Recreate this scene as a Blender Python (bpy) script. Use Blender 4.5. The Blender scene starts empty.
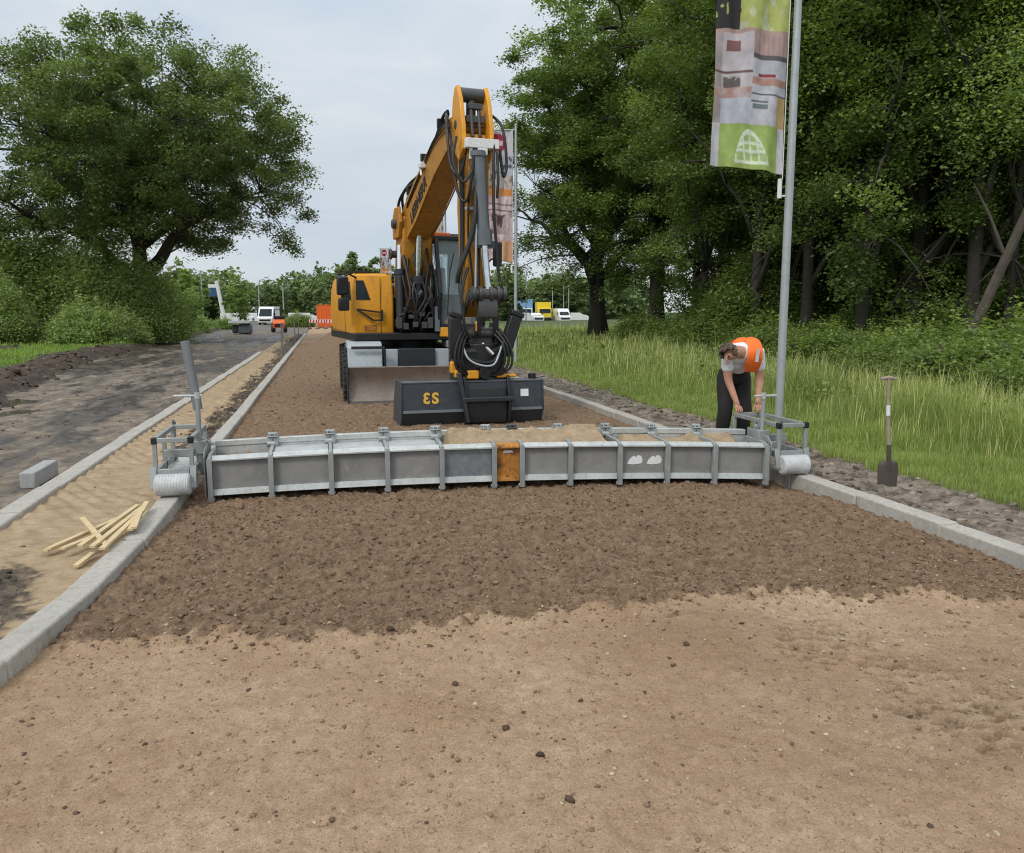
import bpy, bmesh, math, random
import numpy as np
from mathutils import Vector, Matrix
random.seed(7)
S = bpy.context.scene
S.cycles.filter_width = 1.1; S.cycles.max_bounces = 12; S.cycles.diffuse_bounces = 6; S.cycles.transmission_bounces = 6
COL = S.collection
R = math.radians
# ------------------------------------------------------------------ camera model (road runs along +Y)
FPX, CAMH = 806.0, 1.68
PITCH = math.atan(114.5 / FPX)
PSI = R(13.07)
RGT = (math.cos(PSI), -math.sin(PSI)); FWD = (math.sin(PSI), math.cos(PSI))
def at(u, F, z=0.0):
    """ground point F metres ahead in the direction of column u"""
    lat = (u - 512.0) / FPX * F
    return Vector((RGT[0]*lat + FWD[0]*F, RGT[1]*lat + FWD[1]*F, z))
# ------------------------------------------------------------------ noise
def _hash(ix, iy, s):
    n = (ix.astype(np.int64)*374761393 + iy.astype(np.int64)*668265263 + s*974711) & 0x7fffffff
    n = ((n ^ (n >> 13)) * 1274126177) & 0x7fffffff
    n = n ^ (n >> 16)
    return (n & 0xffff) / 65535.0
def vn(x, y, s=0):
    ix = np.floor(x); iy = np.floor(y); fx = x-ix; fy = y-iy
    fx = fx*fx*(3-2*fx); fy = fy*fy*(3-2*fy)
    a = _hash(ix, iy, s); b = _hash(ix+1, iy, s); c = _hash(ix, iy+1, s); d = _hash(ix+1, iy+1, s)
    return (a*(1-fx)+b*fx)*(1-fy)+(c*(1-fx)+d*fx)*fy
def fbm(x, y, s=0, o=4):
    t = 0; a = .5; w = 0
    for i in range(o):
        t = t + a*vn(x*(2**i)+i*17.3, y*(2**i)-i*9.1, s+i); w += a; a *= .5
    return t/w
def worley(x, y, s=0):
    ix = np.floor(x); iy = np.floor(y); best = np.full(x.shape, 9.0)
    for dx in (-1, 0, 1):
        for dy in (-1, 0, 1):
            px = ix+dx+_hash(ix+dx, iy+dy, s); py = iy+dy+_hash(ix+dx, iy+dy, s+5)
            best = np.minimum(best, (px-x)**2+(py-y)**2)
    return np.sqrt(best)
def sst(a, b, x):
    t = np.clip((x-a)/(b-a), 0, 1); return t*t*(3-2*t)
# ------------------------------------------------------------------ materials
def nodes_of(name):
    m = bpy.data.materials.new(name); m.use_nodes = True
    nt = m.node_tree; b = nt.nodes['Principled BSDF']
    return m, nt, b
def N(nt, t, **kw):
    n = nt.nodes.new(t)
    for k, v in kw.items():
        if k in n.inputs: n.inputs[k].default_value = v
        else: setattr(n, k, v)
    return n
def ramp(nt, fac, stops):
    r = nt.nodes.new('ShaderNodeValToRGB'); e = r.color_ramp.elements
    while len(e) < len(stops): e.new(.5)
    for k, (p, c) in enumerate(stops): e[k].position = p; e[k].color = (*c, 1) if len(c) == 3 else c
    nt.links.new(fac, r.inputs[0]); return r.outputs[0]
def mixc(nt, fac, a, b, mode='MIX'):
    n = nt.nodes.new('ShaderNodeMix'); n.data_type = 'RGBA'; n.blend_type = mode
    for sock, v in ((n.inputs[0], fac), (n.inputs[6], a), (n.inputs[7], b)):
        if isinstance(v, bpy.types.NodeSocket): nt.links.new(v, sock)
        elif isinstance(v, (int, float)): sock.default_value = v
        else: sock.default_value = (*v, 1)
    return n.outputs[2]
def noise(nt, scale, detail=4, rough=.6, obj=True):
    tc = nt.nodes.new('ShaderNodeTexCoord'); n = N(nt, 'ShaderNodeTexNoise', Scale=scale, Detail=detail, Roughness=rough)
    nt.links.new(tc.outputs['Object'], n.inputs['Vector']); return n.outputs['Fac']
def bump(nt, b, h, strength=.3, dist=.01):
    n = N(nt, 'ShaderNodeBump', Strength=strength, Distance=dist)
    nt.links.new(h, n.inputs['Height']); nt.links.new(n.outputs[0], b.inputs['Normal'])
def paint(name, col, rough=.5, metal=0.0, dirt=(.10, .075, .05), dirt_amt=.35, scale=6, var=.12, spec=.5, bmp=.0):
    """painted or bare metal with mottled tone and patchy dirt"""
    m, nt, b = nodes_of(name)
    n1 = noise(nt, scale, 5, .65); n2 = noise(nt, scale*5, 4, .7)
    lo = tuple(c*(1-var) for c in col); hi = tuple(min(1, c*(1+var)) for c in col)
    c = ramp(nt, n1, [(.3, lo), (.7, hi)])
    d = ramp(nt, n2, [(.52, (0, 0, 0)), (.75, (dirt_amt,)*3)])
    c = mixc(nt, d, c, dirt)
    nt.links.new(c, b.inputs['Base Color'])
    r = ramp(nt, n2, [(.3, (max(0, rough-.1),)*3), (.8, (min(1, rough+.2),)*3)])
    nt.links.new(r, b.inputs['Roughness'])
    b.inputs['Metallic'].default_value = metal
    b.inputs['Specular IOR Level'].default_value = spec
    if bmp: bump(nt, b, n2, bmp, .004)
    return m
M = {}
M['yellow'] = paint('machine_yellow', (.74, .33, .02), .38, dirt=(.16, .10, .05), dirt_amt=.42, scale=1.5, var=.06)
M['yellow_dirty'] = paint('boom_yellow', (.44, .195, .014), .5, dirt_amt=.75, dirt=(.085, .05, .025), scale=2, var=.12)
M['black'] = paint('black_paint', (.010, .010, .011), .45, dirt_amt=.16, dirt=(.06, .05, .04), scale=4)
M['darkgrey'] = paint('dark_grey_paint', (.022, .026, .031), .42, dirt_amt=.25, dirt=(.07, .06, .05), scale=3)
M['bucket'] = paint('bucket_slate_paint', (.038, .046, .058), .45, dirt_amt=.45, scale=2.5, dirt=(.12, .10, .08))
M['midgrey'] = paint('cylinder_grey', (.13, .15, .165), .4, dirt_amt=.25, scale=5)
M['lightgrey'] = paint('light_grey_paint', (.40, .45, .48), .45, dirt_amt=.3, scale=3)
M['chrome'] = paint('chrome_rod', (.75, .77, .8), .15, 1.0, dirt_amt=.1)
M['steel'] = paint('worn_blade_steel', (.24, .20, .17), .5, .3, dirt=(.16, .11, .075), dirt_amt=.75, scale=2, var=.25)
M['greasy'] = paint('greasy_steel', (.09, .09, .09), .4, .5, dirt_amt=.4, scale=9)
M['rubber'] = paint('tyre_rubber', (.018, .018, .018), .85, dirt=(.13, .10, .07), dirt_amt=.6, scale=5)
M['hose'] = paint('hose_rubber', (.012, .012, .013), .5, dirt_amt=.1)
M['galv'] = paint('galvanised_steel', (.34, .365, .36), .5, .45, dirt=(.25, .22, .18), dirt_amt=.3, scale=7, var=.15)
M['galv_bright'] = paint('bright_galvanised_steel', (.50, .525, .515), .45, .35, dirt=(.27, .23, .17), dirt_amt=.6, scale=7, var=.16)
M['panel'] = paint('grey_sheet', (.235, .235, .228), .6, .1, dirt=(.34, .30, .25), dirt_amt=.8, scale=3, var=.22)
M['spangle'] = paint('spangled_sheet', (.21, .235, .255), .45, .4, dirt=(.40, .42, .44), dirt_amt=.5, scale=14, var=.25)
M['rust'] = None
def rusty():
    m, nt, b = nodes_of('rusty_orange_paint')
    n1 = noise(nt, 9, 6, .7); n2 = noise(nt, 30, 4, .7)
    c = ramp(nt, n1, [(.36, (.10, .042, .02)), (.46, (.36, .14, .022)), (.56, (.48, .20, .03)), (.64, (.13, .055, .025))])
    c = mixc(nt, ramp(nt, n2, [(.55, (0, 0, 0)), (.72, (.6,)*3)]), c, (.10, .05, .03))
    nt.links.new(c, b.inputs['Base Color']); b.inputs['Roughness'].default_value = .75
    bump(nt, b, n2, .3, .004); return m
M['rust'] = rusty()
M['white'] = paint('white_paint', (.75, .76, .76), .5, dirt_amt=.3, scale=6, var=.06)
M['roller'] = paint('pale_roller', (.52, .54, .54), .55, .1, dirt=(.3, .27, .22), dirt_amt=.5, scale=12)
M['orange'] = paint('orange_paint', (.75, .14, .02), .5, dirt_amt=.2, scale=1)
M['red'] = paint('red_board', (.55, .03, .025), .5, dirt_amt=.1)
M['blue'] = paint('blue_tarp', (.16, .30, .48), .6, dirt_amt=.2, scale=1)
M['navy'] = paint('navy_panel', (.03, .09, .2), .5, dirt_amt=.1)
M['lemon'] = paint('lemon_paint', (.75, .58, .03), .45, dirt_amt=.1, scale=1)
M['pvc'] = paint('grey_pvc', (.17, .18, .19), .45, dirt_amt=.3, scale=8)
M['alu'] = paint('pole_aluminium', (.40, .43, .44), .45, .3, dirt_amt=.2, scale=3)
M['timber'] = paint('pale_timber', (.60, .47, .27), .75, dirt=(.35, .24, .12), dirt_amt=.5, scale=12, var=.12)
M['oldwood'] = paint('weathered_wood', (.30, .25, .19), .8, dirt=(.15, .12, .09), dirt_amt=.5, scale=14, var=.15)
M['spade'] = paint('muddy_spade_steel', (.085, .072, .06), .6, .3, dirt=(.13, .10, .08), dirt_amt=.8, scale=10)
M['skin'] = paint('skin', (.48, .25, .165), .55, dirt_amt=.1, dirt=(.35, .16, .1), scale=20, var=.08)
M['hair'] = paint('brown_grey_hair', (.10, .07, .05), .7, dirt=(.22, .18, .15), dirt_amt=.7, scale=40)
M['shirt'] = paint('white_cotton', (.72, .73, .75), .85, dirt_amt=.12, scale=10, var=.05)
M['vest'] = paint('orange_hi_vis', (.95, .17, .02), .7, dirt_amt=.1, scale=8, var=.08)
M['reflect'] = paint('reflective_tape', (.58, .56, .52), .35, dirt_amt=.15)
M['trousers'] = paint('black_trousers', (.014, .013, .014), .8, dirt_amt=.2, dirt=(.05, .04, .03))
M['boot'] = paint('boot_leather', (.03, .025, .02), .7, dirt=(.12, .09, .06), dirt_amt=.6)
def glassy(name, col, tr=.0):
    m, nt, b = nodes_of(name)
    b.inputs['Base Color'].default_value = (*col, 1); b.inputs['Roughness'].default_value = .06
    b.inputs['Transmission Weight'].default_value = tr; b.inputs['IOR'].default_value = 1.3
    return m
M['glass'] = glassy('cab_glass', (.55, .68, .72), .75)
M['darkglass'] = glassy('tinted_glass', (.02, .03, .035), 0)
M['logo'] = paint('logo_yellow', (.75, .45, .06), .5, dirt_amt=.15)
M['bark'] = paint('bark', (.045, .038, .030), .9, dirt=(.05, .06, .03), dirt_amt=.6, scale=6, var=.3, bmp=.6)
M['bark_pale'] = paint('pale_bark', (.085, .072, .056), .9, dirt=(.06, .07, .04), dirt_amt=.6, scale=6, var=.3, bmp=.6)
M['concrete_rough'] = None
def concrete(name, base, stain):
    m, nt, b = nodes_of(name)
    n1 = noise(nt, 2.2, 6, .7); n2 = noise(nt, 25, 5, .75); n3 = noise(nt, 180, 3, .7)
    c = ramp(nt, n1, [(.3, tuple(k*.8 for k in base)), (.7, base)])
    c = mixc(nt, ramp(nt, n2, [(.48, (0, 0, 0)), (.72, (.75,)*3)]), c, stain)
    c = mixc(nt, .35, c, ramp(nt, n3, [(.35, (.25,)*3), (.65, (.75,)*3)]), 'OVERLAY')
    nt.links.new(c, b.inputs['Base Color']); b.inputs['Roughness'].default_value = .85
    bump(nt, b, n3, .4, .004); return m
M['concrete'] = concrete('kerb_concrete', (.46, .44, .395), (.25, .21, .155))
M['concrete_rough'] = concrete('old_concrete', (.42, .42, .42), (.24, .22, .2))
def leafmat(name, dark, light, trans=.25, tip=None):
    m, nt, b = nodes_of(name)
    a = N(nt, 'ShaderNodeAttribute', attribute_name='var')
    stops = [(0, dark), (.75, light)]
    if tip: stops.append((1, tip))
    c = ramp(nt, a.outputs['Fac'], stops)
    nt.links.new(c, b.inputs['Base Color']); b.inputs['Roughness'].default_value = .55
    b.inputs['Specular IOR Level'].default_value = .3
    # a thin leaf both reflects and lets light through
    t = N(nt, 'ShaderNodeBsdfTranslucent'); nt.links.new(mixc(nt, 1.0, c, (trans*2.4, trans*2.6, trans*1.5), 'MULTIPLY'), t.inputs[0])
    mx = N(nt, 'ShaderNodeAddShader'); out = nt.nodes['Material Output']
    nt.links.new(b.outputs[0], mx.inputs[0]); nt.links.new(t.outputs[0], mx.inputs[1]); nt.links.new(mx.outputs[0], out.inputs[0])
    return m
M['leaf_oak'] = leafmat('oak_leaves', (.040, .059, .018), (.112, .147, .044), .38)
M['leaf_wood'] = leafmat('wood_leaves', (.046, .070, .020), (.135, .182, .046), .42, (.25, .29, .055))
M['leaf_bush'] = leafmat('bush_leaves', (.085, .118, .040), (.215, .265, .100), .44)
M['leaf_far'] = leafmat('distant_leaves', (.055, .080, .034), (.14, .185, .072), .25)
M['leaf_young'] = leafmat('young_leaves', (.07, .115, .03), (.18, .25, .07), .3)
M['grass'] = leafmat('meadow_grass', (.075, .110, .024), (.225, .275, .080), .26, (.42, .40, .17))
M['lawn'] = leafmat('lawn_grass', (.075, .135, .022), (.185, .27, .045), .25)
# ------------------------------------------------------------------ object helpers
def tag(o, label=None, cat=None, group=None, kind=None):
    if label: o['label'] = label
    if cat: o['category'] = cat
    if group: o['group'] = group
    if kind: o['kind'] = kind
    return o
def empty(name, loc, label=None, cat=None, group=None, rz=0):
    o = bpy.data.objects.new(name, None); COL.objects.link(o); o.location = loc; o.rotation_euler = (0, 0, rz)
    o.empty_display_size = .3
    return tag(o, label, cat, group)
def link(name, me, mat, parent=None):
    o = bpy.data.objects.new(name, me); COL.objects.link(o)
    if mat is not None:
        for m in (mat if isinstance(mat, (list, tuple)) else [mat]): me.materials.append(m)
    if parent: o.parent = parent
    return o
def copy_tree(o, parent=None):
    c = o.copy(); COL.objects.link(c); c.parent = parent
    for ch in list(o.children): copy_tree(ch, c)
    return c
class MB:
    """collects shapes; positions are world unless an origin is given at build"""
    def __init__(s): s.v = []; s.f = []
    def add(s, vs, fs):
        b = len(s.v); s.v += [Vector(p) for p in vs]; s.f += [tuple(i+b for i in f) for f in fs]; return s
    def hexa(s, p):
        return s.add(p, [(0, 3, 2, 1), (4, 5, 6, 7), (0, 1, 5, 4), (1, 2, 6, 5), (2, 3, 7, 6), (3, 0, 4, 7)])
    def box(s, x0, x1, y0, y1, z0, z1, T=None):
        p = [(x0, y0, z0), (x1, y0, z0), (x1, y1, z0), (x0, y1, z0), (x0, y0, z1), (x1, y0, z1), (x1, y1, z1), (x0, y1, z1)]
        return s.hexa([T(*q) for q in p] if T else p)
    def bar(s, a, b, w, h, up=(0, 0, 1)):
        a = Vector(a); b = Vector(b); d = (b-a).normalized(); up = Vector(up)
        if abs(d.dot(up)) > .98: up = Vector((0, 1, 0))
        x = d.cross(up).normalized(); y = x.cross(d).normalized()
        q = [(-w/2, -h/2), (w/2, -h/2), (w/2, h/2), (-w/2, h/2)]
        return s.hexa([a+x*i+y*j for i, j in q]+[b+x*i+y*j for i, j in q])
    def cyl(s, a, b, r, r2=None, n=14):
        return s.tube([a, b], [r, r if r2 is None else r2], n)
    def tube(s, pts, r, n=8, cap=True):
        pts = [Vector(p) for p in pts]; k = len(pts); rs = r if isinstance(r, (list, tuple)) else [r]*k
        b0 = len(s.v); prev = None
        for i, p in enumerate(pts):
            d = (pts[min(i+1, k-1)]-pts[max(i-1, 0)])
            d = d.normalized() if d.length > 1e-9 else Vector((0, 0, 1))
            if prev is None:
                u = Vector((0, 0, 1)) if abs(d.z) < .9 else Vector((1, 0, 0))
                x = d.cross(u).normalized()
            else:
                x = (prev-d*prev.dot(d)); x = x.normalized() if x.length > 1e-6 else d.orthogonal().normalized()
            prev = x; y = d.cross(x)
            for j in range(n):
                t = 2*math.pi*j/n; s.v.append(p+x*(rs[i]*math.cos(t))+y*(rs[i]*math.sin(t)))
        for i in range(k-1):
            for j in range(n):
                a = b0+i*n+j; c = b0+i*n+(j+1) % n; s.f.append((a, c, c+n, a+n))
        if cap:
            s.f.append(tuple(b0+j for j in reversed(range(n)))); s.f.append(tuple(b0+(k-1)*n+j for j in range(n)))
        return s
    def prism(s, prof, a0, a1, T):
        """profile (b, z) extruded across a; T maps (a, b, z) to a point"""
        n = len(prof)
        vs = [T(a0, b, z) for b, z in prof]+[T(a1, b, z) for b, z in prof]
        fs = [tuple(range(n)), tuple(range(2*n-1, n-1, -1))]+[(i, (i+1) % n, (i+1) % n+n, i+n) for i in range(n)]
        return s.add(vs, fs)
    def lathe(s, prof, c, axis, n=24):
        """profile (r, t): t along axis from c"""
        c = Vector(c); ax = Vector(axis).normalized(); x = ax.orthogonal().normalized(); y = ax.cross(x); b0 = len(s.v); k = len(prof)
        for r, t in prof:
            for j in range(n):
                q = 2*math.pi*j/n; s.v.append(c+ax*t+x*(r*math.cos(q))+y*(r*math.sin(q)))
        for i in range(k-1):
            for j in range(n):
                a = b0+i*n+j; d = b0+i*n+(j+1) % n; s.f.append((a, d, d+n, a+n))
        return s
    def build(s, name, mat, parent=None, bevel=0, smooth=35, seg=2):
        org = parent.matrix_world_loc if hasattr(parent, 'matrix_world_loc') else None
        off = Vector((0, 0, 0)); p = parent
        while p is not None: off = off+p.location; p = p.parent
        me = bpy.data.meshes.new(name); me.from_pydata([tuple(v-off) for v in s.v], [], s.f)
        bm = bmesh.new(); bm.from_mesh(me); bmesh.ops.recalc_face_normals(bm, faces=bm.faces); bm.to_mesh(me); bm.free()
        if smooth:
            me.shade_smooth(); me.set_sharp_from_angle(angle=R(smooth))
        o = link(name, me, mat, parent)
        if bevel:
            md = o.modifiers.new('bevel', 'BEVEL'); md.width = bevel; md.segments = seg; md.limit_method = 'ANGLE'; md.angle_limit = R(40)
        return o
def raw_mesh(name, verts, faces_idx, nper, attrs=None, smooth=False):
    """numpy mesh: faces_idx flat, nper verts per face"""
    me = bpy.data.meshes.new(name); nf = len(faces_idx)//nper
    me.vertices.add(len(verts)); me.vertices.foreach_set('co', np.ascontiguousarray(verts, dtype=np.float32).ravel())
    me.loops.add(len(faces_idx)); me.loops.foreach_set('vertex_index', np.ascontiguousarray(faces_idx, dtype=np.int32))
    me.polygons.add(nf); me.polygons.foreach_set('loop_start', np.arange(0, nf*nper, nper, dtype=np.int32))
    if smooth: me.polygons.foreach_set('use_smooth', np.ones(nf, dtype=bool))
    for k, (dom, arr) in (attrs or {}).items():
        at_ = me.attributes.new(k, 'FLOAT', dom); at_.data.foreach_set('value', np.ascontiguousarray(arr, dtype=np.float32))
    me.update(calc_edges=True); me.validate(); return me
def grid_mesh(name, xs, ys, zf, attr_f=None, keep=None):
    X, Y = np.meshgrid(xs, ys); Z = zf(X, Y); nx = len(xs); ny = len(ys)
    v = np.stack([X, Y, Z], -1).reshape(-1, 3)
    i = np.arange(nx-1)[None, :]+np.arange(ny-1)[:, None]*nx
    q = np.stack([i, i+1, i+1+nx, i+nx], -1).reshape(-1, 4)
    if keep is not None:
        kk = keep(X, Y)[:-1, :-1].reshape(-1); q = q[kk]
    at_ = {k: ('POINT', f(X, Y).reshape(-1)) for k, f in (attr_f or {}).items()}
    return raw_mesh(name, v, q.reshape(-1), 4, at_, True)
# ------------------------------------------------------------------ world, sun, camera
SUN_EL, SUN_AZ = R(45), R(225)      # azimuth of the sun measured clockwise from +Y
def sky():
    w = bpy.data.worlds.new('World'); S.world = w; w.use_nodes = True; nt = w.node_tree
    bg = nt.nodes['Background']
    st = N(nt, 'ShaderNodeTexSky', sky_type='NISHITA', sun_disc=False, sun_elevation=SUN_EL, sun_rotation=SUN_AZ, air_density=1.0, dust_density=2.0)
    tc = N(nt, 'ShaderNodeTexCoord'); sp = N(nt, 'ShaderNodeSeparateXYZ'); nt.links.new(tc.outputs['Generated'], sp.inputs[0])
    mp = N(nt, 'ShaderNodeMapping'); mp.inputs['Scale'].default_value = (1, 1, 3.2); nt.links.new(tc.outputs['Generated'], mp.inputs[0])
    n1 = N(nt, 'ShaderNodeTexNoise', Scale=2.6, Detail=6, Roughness=.55, Distortion=.4); nt.links.new(mp.outputs[0], n1.inputs[0])
    # an overcast deck is about three times as bright overhead as at the horizon
    el = ramp(nt, sp.outputs[2], [(0, (7.4, 7.9, 8.3)), (.16, (6.4, 7.15, 7.85)), (.42, (7.7, 8.4, 9.1)), (1, (14, 14.6, 15.2))])
    cl = ramp(nt, n1.outputs[0], [(.30, (.80, .87, .95)), (.5, (1, 1, 1)), (.68, (1.20, 1.14, 1.08))])
    c = mixc(nt, 1.0, el, cl, 'MULTIPLY')
    c = mixc(nt, .9, st.outputs[0], c)
    nt.links.new(c, bg.inputs[0]); bg.inputs[1].default_value = .1
    l = bpy.data.lights.new('sun', 'SUN'); l.energy = 1.5; l.angle = R(14); l.color = (1, .95, .88)
    o = bpy.data.objects.new('sun', l); COL.objects.link(o)
    d = Vector((math.sin(SUN_AZ)*math.cos(SUN_EL), math.cos(SUN_AZ)*math.cos(SUN_EL), math.sin(SUN_EL)))
    o.rotation_euler = d.to_track_quat('Z', 'Y').to_euler(); o.location = (0, 0, 40)
    c = bpy.data.cameras.new('camera'); co = bpy.data.objects.new('camera', c); COL.objects.link(co)
    c.sensor_fit = 'HORIZONTAL'; c.sensor_width = 36; c.lens = FPX/1024*36; c.clip_end = 3000; c.clip_start = .05
    co.location = (0, 0, CAMH); co.rotation_euler = (R(90)-PITCH, 0, -PSI); S.camera = co
    S.view_settings.view_transform = 'Standard'; S.view_settings.look = 'None'; S.view_settings.gamma = 1; S.view_settings.exposure = 0
sky()
# ------------------------------------------------------------------ ground
def soilmat(name, fn):
    m, nt, b = nodes_of(name); fn(nt, b); return m
def speck(nt, scale, lo, hi, seed_off=0):
    tc = N(nt, 'ShaderNodeTexCoord'); v = N(nt, 'ShaderNodeTexVoronoi', Scale=scale); nt.links.new(tc.outputs['Object'], v.inputs['Vector'])
    r = ramp(nt, v.outputs['Distance'], [(lo, (1, 1, 1)), (hi, (0, 0, 0))]); s = N(nt, 'ShaderNodeSeparateColor'); nt.links.new(v.outputs['Color'], s.inputs[0])
    return r, s.outputs[0]
def mul(nt, a, b):
    n = N(nt, 'ShaderNodeMath', operation='MULTIPLY')
    for i, v in enumerate((a, b)):
        if isinstance(v, (int, float)): n.inputs[i].default_value = v
        else: nt.links.new(v, n.inputs[i])
    return n.outputs[0]
def road_fn(nt, b):
    at_ = N(nt, 'ShaderNodeAttribute', attribute_name='brown'); br = at_.outputs['Fac']
    n0 = noise(nt, .9, 4, .6); n1 = noise(nt, 14, 6, .72); n2 = noise(nt, 90, 4, .75)
    tan = ramp(nt, n1, [(.28, (.335, .232, .150)), (.5, (.435, .312, .204)), (.72, (.54, .402, .272))])
    tan = mixc(nt, ramp(nt, n0, [(.38, (0, 0, 0)), (.62, (.75,)*3)]), tan, (.325, .21, .125))
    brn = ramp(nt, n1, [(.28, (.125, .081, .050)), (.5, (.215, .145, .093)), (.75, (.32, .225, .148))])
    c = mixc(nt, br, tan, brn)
    r1, k1 = speck(nt, 38, .16, .24); sel = ramp(nt, k1, [(.80, (0, 0, 0)), (.82, (1, 1, 1))])
    c = mixc(nt, mul(nt, mul(nt, r1, sel), .5), c, (.46, .37, .27))
    r2, k2 = speck(nt, 60, .18, .28); sel2 = ramp(nt, k2, [(.72, (0, 0, 0)), (.74, (1, 1, 1))])
    c = mixc(nt, mul(nt, mul(nt, r2, sel2), .55), c, (.09, .06, .045))
    c = mixc(nt, .5, c, ramp(nt, n2, [(.3, (.28,)*3), (.7, (.72,)*3)]), 'OVERLAY')
    nt.links.new(c, b.inputs['Base Color']); b.inputs['Roughness'].default_value = .95; b.inputs['Specular IOR Level'].default_value = .15
    n3 = noise(nt, 220, 3, .8); c = mixc(nt, .45, c, ramp(nt, n3, [(.32, (.22,)*3), (.68, (.78,)*3)]), 'OVERLAY'); nt.links.new(c, b.inputs['Base Color'])
    bump(nt, b, n2, .9, .012)
M['road'] = soilmat('granulate', road_fn)
def loose_edge(X, Y): return np.interp(X, [-1.5, -.6, .33, 1.1, 2.02, 3.0, 3.87, 4.6], [4.36, 4.12, 4.02, 3.97, 4.02, 3.86, 3.70, 3.62]) + .10*(fbm(X*1.3, Y*.9, 3)-.5)*2 + .10*(fbm(X*4, Y*4, 8)-.5)*2
def far_fade(X, Y): return 1-sst(42, 47, Y+3*(fbm(X, Y*.3, 5)-.5))
def brown_mask(X, Y):
    e = loose_edge(X, Y)
    return np.clip(sst(.44, .56, .5+(Y-e)*3.0+.62*(fbm(X*16, Y*16, 18, 4)-.5))*far_fade(X, Y), 0, 1)
def loose_mask(X, Y): return sst(-.16, .10, Y-loose_edge(X, Y))*far_fade(X, Y)
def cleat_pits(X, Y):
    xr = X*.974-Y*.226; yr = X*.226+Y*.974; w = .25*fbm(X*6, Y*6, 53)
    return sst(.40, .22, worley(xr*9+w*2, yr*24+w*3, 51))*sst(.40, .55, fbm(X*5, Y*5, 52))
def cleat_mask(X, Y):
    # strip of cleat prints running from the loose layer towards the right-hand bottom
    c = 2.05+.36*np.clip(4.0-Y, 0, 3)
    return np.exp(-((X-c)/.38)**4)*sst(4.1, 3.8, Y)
def road_z(X, Y):
    crown = .045*(1-((X-1.6)/2.9)**2)
    b = loose_mask(X, Y)
    fine = np.exp(-np.maximum(Y-9, 0)/10)
    cl = np.clip(1-worley(X*19, Y*19, 4)*1.35, 0, 1)**.7*_amp(X, Y, 6.0)
    cl2 = np.clip(1-worley(X*40+.4, Y*40, 14)*1.3, 0, 1)
    zb = .045+.030*(fbm(X*2.2, Y*2.2, 21)-.5)+.045*(fbm(X*9, Y*9, 22)-.5)+fine*(.036*(fbm(X*26, Y*26, 24, 4)-.5)+.006*np.sin((Y+X*.35)*48+3*fbm(X*2, Y*2, 26))*fbm(X*1.3, Y*1.3, 27)-.026*sst(.56, .68, fbm(X*17, Y*17, 25, 3)))+fine*(.016*cl+.012*cl2)-.055*sst(6.3, 6.9, Y)*sst(9.4, 8.4, Y)-.05*sst(3.7, 4.35, X)-.02*sst(-.7, -1.2, X)
    zt = .022*(fbm(X*.9, Y*.9, 31)-.5)+.010*(fbm(X*7, Y*7, 32, 5)-.5)+.006*(fbm(X*24, Y*24, 33, 4)-.5)+.005*(fbm(X*70, Y*70, 35, 2)-.5)-.008*sst(.64, .70, fbm(X*16, Y*16, 34, 3))+.018*sst(.55, .35, np.abs(X-1.75-.55*(3.9-Y)))*sst(4.1, 3.5, Y)
    zt = zt+.010*np.clip(1-worley(X*9, Y*9, 41)*2.6, 0, 1)*_amp(X, Y, 3.0)+.007*np.clip(1-worley(X*45, Y*45, 42)*1.8, 0, 1)*_amp(X, Y, 2.0)
    cm = cleat_mask(X, Y)
    zt = zt-cm*.036*cleat_pits(X, Y)+cm*.012*fbm(X*16, Y*16, 54)
    mound = .85*np.exp(-((X-.75)/1.1)**2-((Y-37)/3.0)**2)
    return crown+zt*(1-b)+zb*b+mound+.02*np.exp(-np.abs(X+1.27)/.08)*fbm(X*6, Y*6, 9)
def _amp(X, Y, f): return sst(.35, .65, fbm(X*f*.5, Y*f*.5, 77, 2))
def yspace(y0, y1, d0, k):
    out = [y0]
    while out[-1] < y1: out.append(out[-1]+max(d0, k*max(0.0, abs(out[-1])-2)))
    return np.array(out)
def xk(Y): return np.interp(Y, [-1, 0, 1.5, 2.6, 3.4, 3.9, 4.08, 4.42, 5.05, 6.05, 7.4, 12], [-3.9, -3.1, -2.35, -1.88, -1.60, -1.47, -1.435, -1.375, -1.315, -1.262, -1.255, -1.255])   # left kerb face bends out towards the viewer
def road_keep(X, Y): return (X > xk(Y)-.08) & (X < 4.56)
RA = {'brown': lambda X, Y: np.clip(brown_mask(X, Y)+.30*sst(.50, .75, fbm(X*.7, Y*1.1, 56, 5)+.25*np.exp(-((X-2.6-.3*(4-Y))/.5)**2))*(1-brown_mask(X, Y))+.75*cleat_mask(X, Y)*cleat_pits(X, Y), 0, 1)}  # cleat pits also browned: their shade painted in, along with looser disturbed soil
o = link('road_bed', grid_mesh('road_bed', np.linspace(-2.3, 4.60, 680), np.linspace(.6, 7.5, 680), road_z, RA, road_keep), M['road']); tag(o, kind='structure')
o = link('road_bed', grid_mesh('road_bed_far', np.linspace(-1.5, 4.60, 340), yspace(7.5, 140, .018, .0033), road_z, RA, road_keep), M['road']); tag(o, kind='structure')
# near part behind and beside the viewer
o = link('road_bed', grid_mesh('road_bed_near', np.linspace(-4, 7, 60), np.linspace(-12, .62, 60), lambda X, Y: road_z(X, Y)-.004, {'brown': lambda X, Y: X*0}), M['road']); tag(o, kind='structure')
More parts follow.
